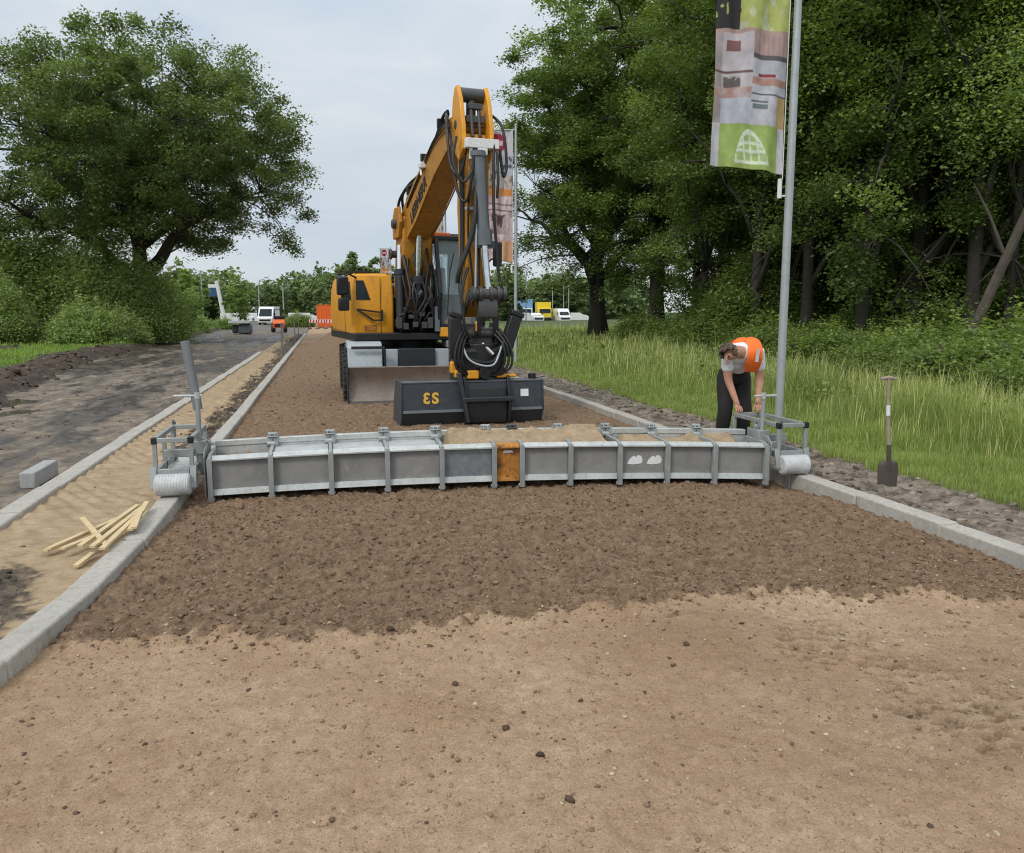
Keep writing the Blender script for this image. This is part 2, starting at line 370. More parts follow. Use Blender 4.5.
# kerbs
def kerb_line(xf, w, y0, y1, ztop, L=1.0, name='kerb', jit=.007):
    mb = MB(); y = y0
    while y < y1:
        a = y+.006; c = y+L-.006
        dz = random.uniform(-jit, jit); dx = random.uniform(-jit, jit)
        xa, xc = float(xf(np.array(a)))+dx, float(xf(np.array(c)))+dx
        p = [(xa-w, a, -.2), (xa, a, -.2), (xc, c, -.2), (xc-w, c, -.2), (xa-w, a, ztop+dz), (xa, a, ztop+dz), (xc, c, ztop+dz), (xc-w, c, ztop+dz)]
        mb.hexa(p); y += L
    o = mb.build(name, M['concrete'], bevel=.014); return tag(o, kind='structure')
kerb_line(lambda y: xk(y), .165, -.05, 62, .105)
kerb_line(lambda y: 4.62+0*y, .165, -3, 80, .105)
kerb_line(lambda y: -2.40+0*y, .19, -2, 34, .10)
# sand strip between the two left kerbs
def strip_fn(nt, b):
    a = N(nt, 'ShaderNodeAttribute', attribute_name='dark').outputs['Fac']; n1 = noise(nt, 7, 6, .7); n2 = noise(nt, 70, 4, .75)
    c = ramp(nt, n1, [(.3, (.265, .190, .115)), (.5, (.365, .275, .175)), (.72, (.45, .350, .235))])
    d = ramp(nt, n1, [(.3, (.040, .035, .031)), (.5, (.095, .078, .062)), (.68, (.21, .16, .11))])
    c = mixc(nt, a, c, d); c = mixc(nt, .4, c, ramp(nt, n2, [(.3, (.25,)*3), (.7, (.75,)*3)]), 'OVERLAY')
    nt.links.new(c, b.inputs['Base Color']); b.inputs['Roughness'].default_value = .95; b.inputs['Specular IOR Level'].default_value = .1
    bump(nt, b, n2, .5, .01)
M['strip'] = soilmat('building_sand', strip_fn)
def strip_dark(X, Y):
    nn = fbm(X*2.5, Y*1.6, 61); n2 = fbm(X*9, Y*7, 62)
    p = np.exp(-((X+1.95+.12*(Y-5))/.24)**2-((Y-5.0)/.9)**2)*1.25
    e = sst(-2.05, -1.5, X)*.7
    rub = sst(8.5, 10, Y)*sst(-2.2, -1.6, X)*.95
    n3 = fbm(X*24, Y*24, 63, 3); e = e+1.2*sst(32, 35, Y)
    return np.clip(sst(.48, .70, p*(.35+.7*n2)+e*.75*n2+rub*n2*1.1+.25*(nn-.3)+.30*(n3-.5)), 0, 1)
def strip_z(X, Y):
    d = strip_dark(X, Y)
    rub = sst(8.0, 11, Y)*sst(-2.2, -1.6, X)
    z = .02+.045*sst(-1.9, -2.4, X)+.03*(fbm(X*2, Y*2, 71)-.5)+.012*(fbm(X*14, Y*14, 72)-.5)
    z = z+.010*np.sin((Y*1.0+X*1.6)*21+5*fbm(X, Y, 75))*sst(.45, .6, fbm(X*1.1, Y*.7, 74))*(1-d)
    z = z+d*(.05*(fbm(X*18, Y*18, 73)-.4))+rub*.16*(fbm(X*5, Y*5, 76)-.42)+rub*.10*(fbm(X*14, Y*14, 78)-.4)
    return z
ys2 = yspace(1.0, 62, .02, .004)
o = link('sand_strip', grid_mesh('sand_strip', np.linspace(-2.48, -1.30, 70), ys2, strip_z, {'dark': strip_dark}, lambda X, Y: X < xk(Y)-.10), M['strip']); tag(o, kind='structure')
# muddy track on the left
def mud_fn(nt, b):
    a = N(nt, 'ShaderNodeAttribute', attribute_name='wet').outputs['Fac']; pu = N(nt, 'ShaderNodeAttribute', attribute_name='puddle').outputs['Fac']
    n1 = noise(nt, 3, 7, .7); n2 = noise(nt, 45, 4, .75)
    c = ramp(nt, n1, [(.3, (.088, .068, .050)), (.5, (.195, .158, .118)), (.70, (.33, .275, .212))])
    c = mixc(nt, mul(nt, a, .9), c, (.040, .035, .031)); c = mixc(nt, .35, c, ramp(nt, n2, [(.3, (.25,)*3), (.7, (.75,)*3)]), 'OVERLAY')
    c = mixc(nt, pu, c, (.045, .035, .02))
    nt.links.new(c, b.inputs['Base Color'])
    r = mixc(nt, a, (.9,)*3, (.36,)*3); r = mixc(nt, pu, r, (.04,)*3); nt.links.new(r, b.inputs['Roughness'])
    b.inputs['Specular IOR Level'].default_value = .35; bump(nt, b, n2, .35, .01)
M['mud'] = soilmat('wet_mud', mud_fn)
def mud_wet(X, Y): return np.clip(sst(.42, .60, fbm(X*1.6, Y*.35, 81, 6))*.75+.45*sst(.48, .6, fbm(X*6, Y*1.6, 82, 5)), 0, 1)
def mud_z0(X, Y): return -.02+.07*(fbm(X*1.2, Y*.35, 83)-.5)+.07*(fbm(X*4, Y*1.8, 84)-.5)+.045*(fbm(X*13, Y*8, 85)-.5)
PUD = [(-5.15, 15.7, .42, .9), (-5.35, 13.3, .5, .55), (-4.9, 11.3, .35, .4), (-5.9, 17.2, .5, .9)]
def mud_pud(X, Y):
    z = 0*X
    for px, py, rx, ry in PUD: z = np.maximum(z, np.exp(-((X-px)/rx)**2-((Y-py)/ry)**2))
    return z
def mud_z(X, Y):
    z = mud_z0(X, Y)-.06*mud_pud(X, Y); return np.maximum(z, np.where(mud_pud(X, Y) > .2, -.055, -9))
o = link('mud_track', grid_mesh('mud_track', np.concatenate([np.linspace(-16, -8.1, 30), np.linspace(-8, -2.53, 150)]), yspace(1, 34.1, .025, .0035), mud_z, {'wet': mud_wet, 'puddle': lambda X, Y: (mud_z(X, Y) <= -.0549)*1.0*(mud_pud(X, Y) > .2)}), M['mud']); tag(o, kind='structure')
o = link('mud_track', grid_mesh('mud_track_far', np.linspace(-12, -1.38, 110), yspace(33.9, 140, .2, .005), lambda X, Y: mud_z0(X, Y)-.004, {'wet': mud_wet, 'puddle': lambda X, Y: X*0}), M['mud']); tag(o, kind='structure')
# earth bank with rough grass at the left edge
def bank_edge(Y): return -5.45-.14*np.clip(Y-14, -4, 16)-.03*np.clip(Y-30, 0, 60)
def bank_grass(X, Y):
    d = bank_edge(Y)-X; nn = fbm(X*.8, Y*.4, 91)
    g = sst(1.2, 1.9, d+1.2*(nn-.5))*(1-sst(3.6, 4.6, d+1.5*(nn-.5)))*sst(.40, .5, fbm(X*.45+3, Y*.13, 92))
    far = sst(.3, 1.2, d)*sst(36, 42, Y)
    return np.clip(np.maximum(g, far), 0, 1)
def bank_z(X, Y):
    d = bank_edge(Y)-X+.8*(fbm(X*1.4, Y*.7, 93)-.5)
    g = bank_grass(X, Y)
    h = .28*sst(0, .9, d)*(.5+fbm(X*1.1, Y*.6, 94))+.55*sst(1.6, 3.2, d)*sst(.42, .62, fbm(X*.6, Y*.35, 95))*sst(34, 26, Y)*(1-.75*g)
    h = h+(1-g)*(.16*(fbm(X*4.5, Y*3.5, 96)-.5)+.07*(fbm(X*14, Y*12, 97)-.5))*sst(-.1, .5, d)
    return -.06+h*1.0-.1*(1-sst(-.3, 0.05, d))
def bank_fn(nt, b):
    g = N(nt, 'ShaderNodeAttribute', attribute_name='grass').outputs['Fac']; n1 = noise(nt, 4, 6, .7); n2 = noise(nt, 40, 4, .7)
    c = ramp(nt, n1, [(.3, (.035, .025, .019)), (.55, (.075, .052, .038)), (.75, (.13, .095, .068))])
    c = mixc(nt, g, c, (.06, .10, .02)); c = mixc(nt, .35, c, ramp(nt, n2, [(.3, (.25,)*3), (.7, (.75,)*3)]), 'OVERLAY')
    nt.links.new(c, b.inputs['Base Color']); b.inputs['Roughness'].default_value = .95; bump(nt, b, n2, .5, .02)
M['bank'] = soilmat('dark_topsoil', bank_fn)
o = link('earth_bank', grid_mesh('earth_bank', np.linspace(-24, -4.6, 300), yspace(8, 95, .07, .004), bank_z, {'grass': bank_grass}), M['bank']); tag(o, kind='structure')
# soil strip beside the right kerb, then meadow
def soil_fn(nt, b):
    n1 = noise(nt, 5, 6, .72); n2 = noise(nt, 60, 4, .75)
    c = ramp(nt, n1, [(.34, (.045, .036, .028)), (.46, (.135, .107, .082)), (.58, (.235, .195, .152)), (.75, (.33, .275, .22))])
    c = mixc(nt, .4, c, ramp(nt, n2, [(.3, (.25,)*3), (.7, (.75,)*3)]), 'OVERLAY')
    nt.links.new(c, b.inputs['Base Color']); b.inputs['Roughness'].default_value = .95; bump(nt, b, n2, .5, .012)
M['soil'] = soilmat('grey_soil', soil_fn)
def soil_z(X, Y): return .05+.09*(fbm(X*3.2, Y*3.2, 101)-.5)+.055*(fbm(X*10, Y*10, 102)-.5)+.02*(fbm(X*30, Y*30, 103)-.5)
o = link('soil_strip', grid_mesh('soil_strip', np.linspace(4.60, 6.3, 85), yspace(-2, 75, .022, .005), soil_z), M['soil']); tag(o, kind='structure')
def verge_z(X, Y): return -.02+.10*sst(5.5, 6.1, X)+.10*(fbm(X*.5, Y*.5, 111)-.5)+.012*np.clip(X-9, 0, 40)
def verge_fn(nt, b):
    n1 = noise(nt, 1.5, 6, .7); c = ramp(nt, n1, [(.3, (.035, .055, .015)), (.7, (.085, .12, .03))])
    nt.links.new(c, b.inputs['Base Color']); b.inputs['Roughness'].default_value = 1
M['verge'] = soilmat('meadow_soil', verge_fn)
o = link('verge', grid_mesh('verge', np.linspace(5.5, 70, 130), np.linspace(-6, 120, 180), verge_z), M['verge']); tag(o, kind='structure')
o = link('ground', grid_mesh('ground', np.linspace(-1500, 1500, 31), np.linspace(-300, 2200, 31), lambda X, Y: X*0-.14), M['verge']); tag(o, kind='structure')
# ------------------------------------------------------------------ stones and clods
def gpx(u, v, z=0.02):
    x = (u-512)/FPX; y = -(v-426.5)/FPX; Fh = math.cos(PITCH)+y*math.sin(PITCH); Zc = -math.sin(PITCH)+y*math.cos(PITCH); t = (z-CAMH)/Zc
    return Vector(((RGT[0]*x+FWD[0]*Fh)*t, (RGT[1]*x+FWD[1]*Fh)*t, z))
def ico():
    bm = bmesh.new(); bmesh.ops.create_icosphere(bm, subdivisions=1, radius=1); v = np.array([q.co[:] for q in bm.verts]); f = np.array([[q.index for q in k.verts] for k in bm.faces]); bm.free(); return v, f
IV, IF = ico()
def stones(name, P, size, mat, rng, flat=.65, label=None):
    n = len(P); v = IV[None]*(1+.8*(rng.random((n, len(IV), 1))-.5))
    s = size[:, None]*np.stack([.7+.6*rng.random(n), .7+.6*rng.random(n), flat*(.7+.6*rng.random(n))], -1); v = v*s[:, None]
    a = rng.random(n)*6.28; c, sn = np.cos(a)[:, None], np.sin(a)[:, None]
    x = v[..., 0]*c-v[..., 1]*sn; y = v[..., 0]*sn+v[..., 1]*c; v = np.stack([x, y, v[..., 2]], -1)+P[:, None]
    f = (IF[None]+np.arange(n)[:, None, None]*len(IV)).reshape(-1)
    me = raw_mesh(name, v.reshape(-1, 3), f, 3, {'var': ('FACE', np.repeat(rng.random(n), len(IF)))})
    return tag(link(name, me, mat), label=label, kind='stuff')
def varmat(name, stops, rough=.9):
    m, nt, b = nodes_of(name); a = N(nt, 'ShaderNodeAttribute', attribute_name='var')
    c = ramp(nt, a.outputs['Fac'], stops); n2 = noise(nt, 80, 4, .7)
    c = mixc(nt, .4, c, ramp(nt, n2, [(.3, (.25,)*3), (.7, (.75,)*3)]), 'OVERLAY')
    nt.links.new(c, b.inputs['Base Color']); b.inputs['Roughness'].default_value = rough; b.inputs['Specular IOR Level'].default_value = .2; return m
M['clod'] = varmat('brown_clods', [(0, (.085, .054, .035)), (.6, (.20, .133, .083)), (.995, (.29, .20, .125)), (1, (.36, .29, .22))])
M['pebble'] = varmat('mixed_pebbles', [(0, (.09, .065, .05)), (.12, (.20, .13, .085)), (.75, (.33, .235, .15)), (1, (.48, .40, .30))])
rng = np.random.default_rng(3)
n = 24000; X = rng.uniform(-1.2, 4.5, n); Y = 3.7+rng.random(n)**1.25*6.5; X2 = rng.uniform(-1.2, 4.5, 420); Y2 = loose_edge(X2, X2*0+4)-.02-.25*rng.random(420)**3; X = np.concatenate([X, X2]); Y = np.concatenate([Y, Y2]); k = (brown_mask(X, Y) > .4) | (np.arange(len(X)) >= 24000); X, Y = X[k], Y[k]
sz = .004+.012*rng.random(len(X))**3.5
stones('loose_rubble', np.stack([X, Y, road_z(X, Y)+sz*.15], -1), sz, M['clod'], rng, label='loose brown crumbly rubble spread across the road in front of the levelling beam')
n = 24000; X = rng.uniform(-2.0, 4.4, n); Y = rng.uniform(1.6, 4.4, n); k = (X > xk(Y)+.03); X, Y = X[k], Y[k]
sz = .002+.010*rng.random(len(X))**10
CL = np.array([(p.x, p.y) for p in (gpx(506, 735), gpx(686, 655), gpx(741, 634), gpx(910, 722), gpx(390, 640), gpx(570, 808), gpx(120, 640), gpx(455, 690), gpx(540, 760))])
stones('pebbles', np.stack([X, Y, road_z(X, Y)+sz*.1], -1), sz, M['pebble'], rng, label='small mixed pebbles scattered over the tan ground')
n = 2600; X = rng.uniform(-1.2, 4.5, n); Y = rng.uniform(9, 30, n); sz = .008+.03*rng.random(n)**4
stones('loose_rubble', np.stack([X, Y, road_z(X, Y)], -1), sz, M['clod'], rng, label='brown rubble lying around and behind the excavator')
n = 3200; X = rng.uniform(-2.35, -1.45, n); Y = rng.uniform(3.5, 30, n); k = (rng.random(n) < strip_dark(X, Y)*.8+.03) & (X < xk(Y)-.2); X, Y = X[k], Y[k]
sz = .006+.022*rng.random(len(X))**3
stones('dirt_clods', np.stack([X, Y, strip_z(X, Y)], -1), sz, varmat('strip_clods', [(0, (.03, .027, .025)), (.6, (.10, .08, .06)), (1, (.36, .27, .17))]), rng, label='dark crumbs and clods on the sand strip')
n = 2600; X = rng.uniform(4.66, 6.0, n); Y = rng.uniform(4, 30, n); sz = .008+.035*rng.random(n)**3
stones('soil_clods', np.stack([X, Y, soil_z(X, Y)], -1), sz, varmat('grey_clods', [(0, (.045, .036, .029)), (.6, (.17, .138, .108)), (1, (.34, .29, .235))]), rng, label='grey soil clods along the right kerb')
n = 3500; Y = rng.uniform(11, 60, n); X = bank_edge(Y)-rng.uniform(-.5, 5, n); k = rng.random(n) > bank_grass(X, Y); X, Y = X[k], Y[k]; sz = .02+.09*rng.random(len(X))**3
stones('soil_clods', np.stack([X, Y, bank_z(X, Y)], -1), sz, varmat('bank_clods', [(0, (.025, .018, .014)), (.7, (.09, .064, .046)), (1, (.2, .15, .11))]), rng, label='dark clods tipped along the earth bank')
n = 2600; Y = 8*(60/8)**rng.random(n); X = rng.uniform(-9, -2.7, n); sz = .006+.03*rng.random(n)**4
stones('track_stones', np.stack([X, Y, mud_z0(X, Y)], -1), sz, varmat('track_clods', [(0, (.05, .042, .036)), (.7, (.15, .12, .095)), (1, (.30, .26, .21))]), rng, label='stones and clods scattered on the muddy track')
stones('dirt_clods', np.array([(q[0], q[1], float(road_z(np.array([q[0]]), np.array([q[1]]))[0])+.006) for q in CL]), .012+.012*rng.random(len(CL)), varmat('dark_clods', [(0, (.045, .03, .022)), (1, (.10, .066, .045))]), rng, label='few larger dark clods lying on the tan ground')
# ------------------------------------------------------------------ vegetation
def leaf_quads(P, size, nrm_up, rng, var, elong=1.6):
    """one pointed leaf (rhombus) per point; normals biased upwards by nrm_up"""
    n = len(P); d = rng.normal(size=(n, 3)); d[:, 2] = np.abs(d[:, 2])+nrm_up; d /= np.linalg.norm(d, axis=1)[:, None]
    t = rng.normal(size=(n, 3)); t -= d*(t*d).sum(1)[:, None]; t /= np.linalg.norm(t, axis=1)[:, None]; b = np.cross(d, t)
    s = size[:, None]
    v = np.stack([P-t*s*elong*.5, P+b*s*.5-d*s*.08, P+t*s*elong*.5, P-b*s*.5-d*s*.08], 1).reshape(-1, 3)
    return v, np.arange(4*n, dtype=np.int32), var
def tree_meshes(seed, H, cz, rx, rz, tr, limbs=11, clusters=420, per=170, leaf=.17, cr=1.0, base=.22, lean=(0, 0), lobes=.28, fill=.35, droop=.25, up=.7, trunks=1, mat=None, crown_cut=-1.0, sq=.55):
    rng = np.random.default_rng(seed); rd = random.Random(seed); mb = MB(); nodes = []
    # envelope
    ph = rng.random(8)*6.28
    def env(th, v): return 1+lobes*(.5*math.sin(3*th+ph[0]+2*v)+.35*math.sin(5*th+ph[1]-3*v)+.35*math.sin(2*th+ph[2])*math.cos(3*v+ph[3]))
    for k in range(trunks):
        ox, oy = (rd.uniform(-.5, .5)*1.2*k, rd.uniform(-.5, .5)*1.2*k); pts = []; rr = []; m = 9
        for i in range(m):
            t = i/(m-1); z = t*H*.86
            pts.append(Vector((ox*(1+t)+lean[0]*t+.25*tr*4*math.sin(3*t+ph[4]+k)*t, oy*(1+t)+lean[1]*t+.25*tr*4*math.cos(2.5*t+ph[5]+k)*t, z)))
            rr.append(tr*(1-.88*t**.8)*(1.35 if i == 0 else 1))
        mb.tube(pts, rr, 10)
        for i in range(2, m): nodes.append((pts[i], rr[i]))
        for j in range(limbs):
            t = base+(.80-base)*(j+.5*rd.random())/limbs; f = t*(m-1); i = int(f); p0 = pts[i].lerp(pts[min(i+1, m-1)], f-i)
            th = j*2.4+rd.random()*.8+k; v = -.55+1.25*(j/limbs)+rd.uniform(-.15, .15)
            e = env(th, v)*.78; q = Vector((lean[0]*.6+rx*e*math.cos(v)*math.cos(th), lean[1]*.6+rx*e*math.cos(v)*math.sin(th), cz+rz*e*math.sin(v)))
            if q.z < p0.z-1.5: q.z = p0.z-rd.random()*1.0
            r0 = min(rr[i]*.62, tr*.5)
            P = []; RR = []
            for s in range(8):
                a = s/7; w = p0.lerp(q, a); w.z += (q-p0).length*.14*math.sin(math.pi*a)*(1 if v > -.1 else .6)
                w += Vector((rd.uniform(-1, 1), rd.uniform(-1, 1), rd.uniform(-1, 1)))*(.035*(q-p0).length*math.sin(math.pi*a)); P.append(w); RR.append(r0*(1-.86*a))
            mb.tube(P, RR, 7)
            for s in range(2, 8): nodes.append((P[s], RR[s]))
    NP = np.array([p[:] for p, r in nodes]); NR = np.array([r for p, r in nodes])
    C = []
    while len(C) < clusters:
        th = rng.random()*6.283; v = math.asin(rng.uniform(-1, 1)); rad = (rng.random()**fill)
        e = env(th, v)*rad
        if math.sin(v)*rad < crown_cut: continue
        C.append((lean[0]*.6+rx*e*math.cos(v)*math.cos(th), lean[1]*.6+rx*e*math.cos(v)*math.sin(th), cz+rz*e*math.sin(v)))
    C = np.array(C); LP = []; LV = []
    for c in C:
        d = np.linalg.norm(NP-c, axis=1)+.6*np.maximum(NP[:, 2]-c[2], 0); i = int(d.argmin()); p0 = Vector(NP[i]); q = Vector(c); r0 = min(NR[i]*.7, .02+.012*d[i])
        P = []
        for s in range(4):
            a = s/3; w = p0.lerp(q, a); w.z += (q-p0).length*.10*math.sin(math.pi*a); P.append(w)
        mb.tube(P, [r0*(1-.75*s/3) for s in range(4)], 4, False)
        k = int(per*(.6+.8*rng.random())); g = rng.normal(size=(k, 3)); g /= np.linalg.norm(g, axis=1)[:, None]; g *= (rng.random(k)**.5)[:, None]
        R_ = cr*(.7+.6*rng.random()); sh = np.array([1, 1, sq])*R_
        # ragged: the clump is made of a few twiggy fingers
        fingers = rng.normal(size=(6, 3)); fingers /= np.linalg.norm(fingers, axis=1)[:, None]; fi = fingers[rng.integers(0, 6, k)]
        g = .55*g+.75*fi*(rng.random(k)[:, None]**.7); pp = c+g*sh; pp[:, 2] -= droop*R_*(np.linalg.norm(g[:, :2], axis=1)**2)
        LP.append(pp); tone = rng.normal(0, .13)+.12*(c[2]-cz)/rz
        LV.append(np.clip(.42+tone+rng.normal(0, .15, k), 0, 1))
    LP = np.concatenate(LP); LV = np.concatenate(LV); ls = leaf*(.65+.7*rng.random(len(LP)))
    v, f, var = leaf_quads(LP, ls, up, rng, LV)
    cme = raw_mesh('crown', v, f, 4, {'var': ('FACE', var)})
    tme = bpy.data.meshes.new('trunk'); tme.from_pydata([tuple(p) for p in mb.v], [], mb.f); tme.shade_smooth()
    return tme, cme
def place_tree(meshes, name, loc, label, group=None, rz=0, sc=1.0, leaf='leaf_wood', bark='bark', cat='tree', szx=1.0):
    t = empty(name, loc, label, cat, group, rz)
    t.scale = (sc*szx, sc*szx, sc)
    for nm, me, m in (('trunk', meshes[0], bark), ('crown', meshes[1], leaf)):
        o = bpy.data.objects.new(nm, me); COL.objects.link(o); o.parent = t
        if not me.materials: me.materials.append(M[m])
        elif me.materials[0] != M[m]:
            o.material_slots[0].link = 'OBJECT'; o.material_slots[0].material = M[m]
    return t
# big oak on the left
oak = tree_meshes(14, 16.5, 10.6, 9.9, 6.9, .62, limbs=17, clusters=680, per=380, leaf=.10, cr=1.15, base=.20, lobes=.17, fill=.46, crown_cut=-.70, sq=.64, droop=.2)
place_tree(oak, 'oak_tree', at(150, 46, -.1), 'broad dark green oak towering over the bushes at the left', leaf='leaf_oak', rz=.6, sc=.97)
# trees on the right
big1 = tree_meshes(21, 20, 11.8, 6.0, 9.0, .50, limbs=18, clusters=400, per=470, leaf=.088, cr=1.05, base=.16, lobes=.22, fill=.50, crown_cut=-.97, sq=.70, droop=.18)
big2 = tree_meshes(22, 22, 12.9, 6.4, 9.8, .45, limbs=18, clusters=380, per=470, leaf=.088, cr=1.05, base=.18, lobes=.28, fill=.50, crown_cut=-.96, sq=.70, droop=.18)
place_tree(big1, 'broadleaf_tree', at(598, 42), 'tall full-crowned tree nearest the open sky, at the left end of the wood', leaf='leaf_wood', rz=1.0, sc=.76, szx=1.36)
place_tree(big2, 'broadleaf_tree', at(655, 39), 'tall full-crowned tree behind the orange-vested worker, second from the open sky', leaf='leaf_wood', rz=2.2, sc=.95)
thin = [tree_meshes(31+k, 17+2*k, 9.5+k, 3.3+.3*k, 8.4+k*.8, .17+.03*k, limbs=15, clusters=200, per=400, leaf=.068, cr=.85, base=.12, lobes=.40, fill=.58, crown_cut=-.96, sq=.68, droop=.18) for k in range(3)]
rw = random.Random(5); spots = []
def try_spot(u, F, dmin):
    p = at(u, F)
    if p.x < 13.5 and F < 24: return
    if all((p-q).length > dmin for q, _ in spots): spots.append((p, F))
for u, F in ((700, 30), (748, 27), (800, 26), (852, 23.5), (905, 24), (960, 22.5), (1010, 22), (1060, 23), (1110, 24), (690, 38), (730, 35)): try_spot(u+rw.uniform(-8, 8), F, .5)
while len(spots) < 46:
    try_spot(rw.uniform(690, 1180), 26+rw.random()**1.2*16, 1.8)
for i, (p, F) in enumerate(spots):
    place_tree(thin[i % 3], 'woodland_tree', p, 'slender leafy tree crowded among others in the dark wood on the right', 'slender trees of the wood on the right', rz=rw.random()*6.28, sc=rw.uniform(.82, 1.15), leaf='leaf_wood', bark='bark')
# leaning bare trunk at the right
mb = MB(); a = at(945, 18.5, 0); b_ = at(1040, 17.5, 5.2)
mb.tube([a, a.lerp(b_, .35)+Vector((0, 0, -.12)), a.lerp(b_, .7), b_, b_+Vector((1.0, .1, 1.6)), b_+Vector((2.2, .3, 3.4))], [.13, .11, .095, .08, .06, .03], 9)
for s, e in ((.55, (-.7, .3, 1.6)), (.75, (.2, -.5, 1.8)), (.9, (-.5, -.3, 1.5))):
    q = a.lerp(b_, s); mb.tube([q, q+Vector(e)*.5+Vector((0, 0, .1)), q+Vector(e)], [.045, .03, .012], 6)
t = empty('leaning_tree', a, 'bare grey trunk leaning to the right out of the undergrowth', 'tree')
mb.build('trunk', M['bark_pale'], t)
rng = np.random.default_rng(9); P = np.concatenate([rng.normal(0, 1, (1500, 3))*np.array([.9, .8, .5])+np.array(b_+Vector(e)) for e in ((-.6, .2, .9), (.8, 0, 1.8), (1.8, .2, 3.0), (-.2, -.4, 1.8))])
v, f, var = leaf_quads(P, .06*(.7+.6*rng.random(len(P))), .7, rng, np.clip(.6+rng.normal(0, .15, len(P)), 0, 1))
me = raw_mesh('crown', v-np.array(a), f, 4, {'var': ('FACE', var)}); link('crown', me, M['leaf_wood'], t)
# low shrubs: leafy mounds
def shrub_meshes(seed, r, h, n, leaf, stems=9):
    rng = np.random.default_rng(seed); rd = random.Random(seed); mb = MB(); LP = []; LV = []
    for k in range(stems):
        th = rd.random()*6.28; q = Vector((math.cos(th)*r*rd.uniform(.2, .8), math.sin(th)*r*rd.uniform(.2, .8), h*rd.uniform(.6, .95)))
        mb.tube([(q.x*.15, q.y*.15, 0), (q.x*.5, q.y*.5, q.z*.55), q], [.035, .025, .01], 5)
    m = n//60
    for k in range(m):
        th = rng.random()*6.283; rr = r*rng.random()**.5; zt = h*(1-(rr/r)**2*.75)*(.7+.45*rng.random()); z = zt*rng.random()**.45
        c = np.array([rr*math.cos(th), rr*math.sin(th), max(.1, z)]); k2 = 60
        g = rng.normal(size=(k2, 3))*np.array([.20, .20, .15])*r*.62
        # upright shoots near the top
        if rng.random() < .35: g = rng.normal(size=(k2, 3))*np.array([.07, .07, .26])*r*.7
        LP.append(c+g); LV.append(np.clip(.45+rng.normal(0, .14)+rng.normal(0, .13, k2)+.12*(z/h-.5), 0, 1))
    LP = np.concatenate(LP); LV = np.concatenate(LV); LP[:, 2] = np.maximum(LP[:, 2], .02)
    v, f, var = leaf_quads(LP, leaf*(.65+.7*rng.random(len(LP))), .6, rng, LV, 2.0)
    cme = raw_mesh('foliage', v, f, 4, {'var': ('FACE', var)})
    tme = bpy.data.meshes.new('stems'); tme.from_pydata([tuple(p) for p in mb.v], [], mb.f); tme.shade_smooth()
    return tme, cme
def place_shrub(meshes, loc, label, group=None, rz=0, sc=(1, 1, 1), leaf='leaf_bush', name='bush', cat='bush'):
    t = empty(name, loc, label, cat, group, rz); t.scale = sc
    for nm, me, m in (('stems', meshes[0], 'bark'), ('foliage', meshes[1], leaf)):
        o = bpy.data.objects.new(nm, me); COL.objects.link(o); o.parent = t
        if not me.materials: me.materials.append(M[m])
        elif me.materials[0] != M[m]:
            o.material_slots[0].link = 'OBJECT'; o.material_slots[0].material = M[m]
    return t
sh = [shrub_meshes(41, 2.6, 4.3, 60000, .07), shrub_meshes(42, 2.4, 4.6, 60000, .07), shrub_meshes(43, 1.2, 1.5, 18000, .05)]
LB = [(-40, 40, 1.45, 'large pale green bush at the far left behind the earth heap', 0), (20, 42, 1.30, 'rounded green bush second from the left edge, behind the dark earth heap', 1), (58, 45, 1.15, 'mid green bush between the rounded bush and the oak, set a little back', 0),
      (98, 43, 1.15, 'wide spreading bush below the oak, in front of its trunk', 1), (134, 44, 1.06, 'rightmost tall bush below the oak, above the small grass patch', 0), (-6, 37, .72, 'low front bush at the left edge above the dark earth heap', 1)]
for i, (u, F, s, lab, k) in enumerate(LB): place_shrub(sh[k], at(u, F, .1), lab, 'bushes at the left edge of the site', i*1.3, (s*1.05, s*1.05, s), 'leaf_bush')
for i, (u, F, s, lab) in enumerate([(160, 50, .62, 'low bush right of the oak beside the grass strip'), (90, 38, .62, 'low dark bush in front of the wide bush below the oak'), (122, 40, .5, 'low bush at the right foot of the wide bush, above the grass patch')]):
    place_shrub(sh[2], at(u, F, .1), lab, 'low bushes at the left', i, (s*2.2,)*3, 'leaf_bush')
# undergrowth along the wood
k = 0
for u, F in [(x, f+rw.uniform(-1, 1)) for x, f in ((640, 36), (672, 33), (704, 29), (735, 26), (768, 24.5), (800, 22.5), (832, 21.5), (864, 20.5), (896, 19.8), (928, 19), (960, 18.2), (992, 17.4), (1024, 16.6), (1060, 16), (1100, 15.5),
     (720, 32), (780, 29), (840, 26), (900, 24), (960, 23), (1020, 22), (1075, 21))]:
    s = rw.uniform(.6, 1.05)*(1 if F < 27 else 1.4); p = at(u, F); p.z = float(verge_z(np.array(p.x), np.array(p.y)))-.05
    place_shrub(sh[2], p, 'dark green undergrowth bush at the foot of the wood on the right', 'undergrowth along the edge of the wood', rw.random()*6, (s*1.25, s*1.25, s), 'leaf_wood', 'undergrowth_bush'); k += 1
# taller thicket inside the wood
for i in range(26):
    u, F = rw.uniform(735, 1160), rw.uniform(27, 42); s = rw.uniform(.6, 1.0)
    place_shrub(sh[i % 2], at(u, F, .1), 'tall dark thicket standing between the trunks of the wood on the right', 'thickets inside the wood', rw.random()*6, (s*1.3, s*1.3, s), 'leaf_wood', 'thicket_bush')
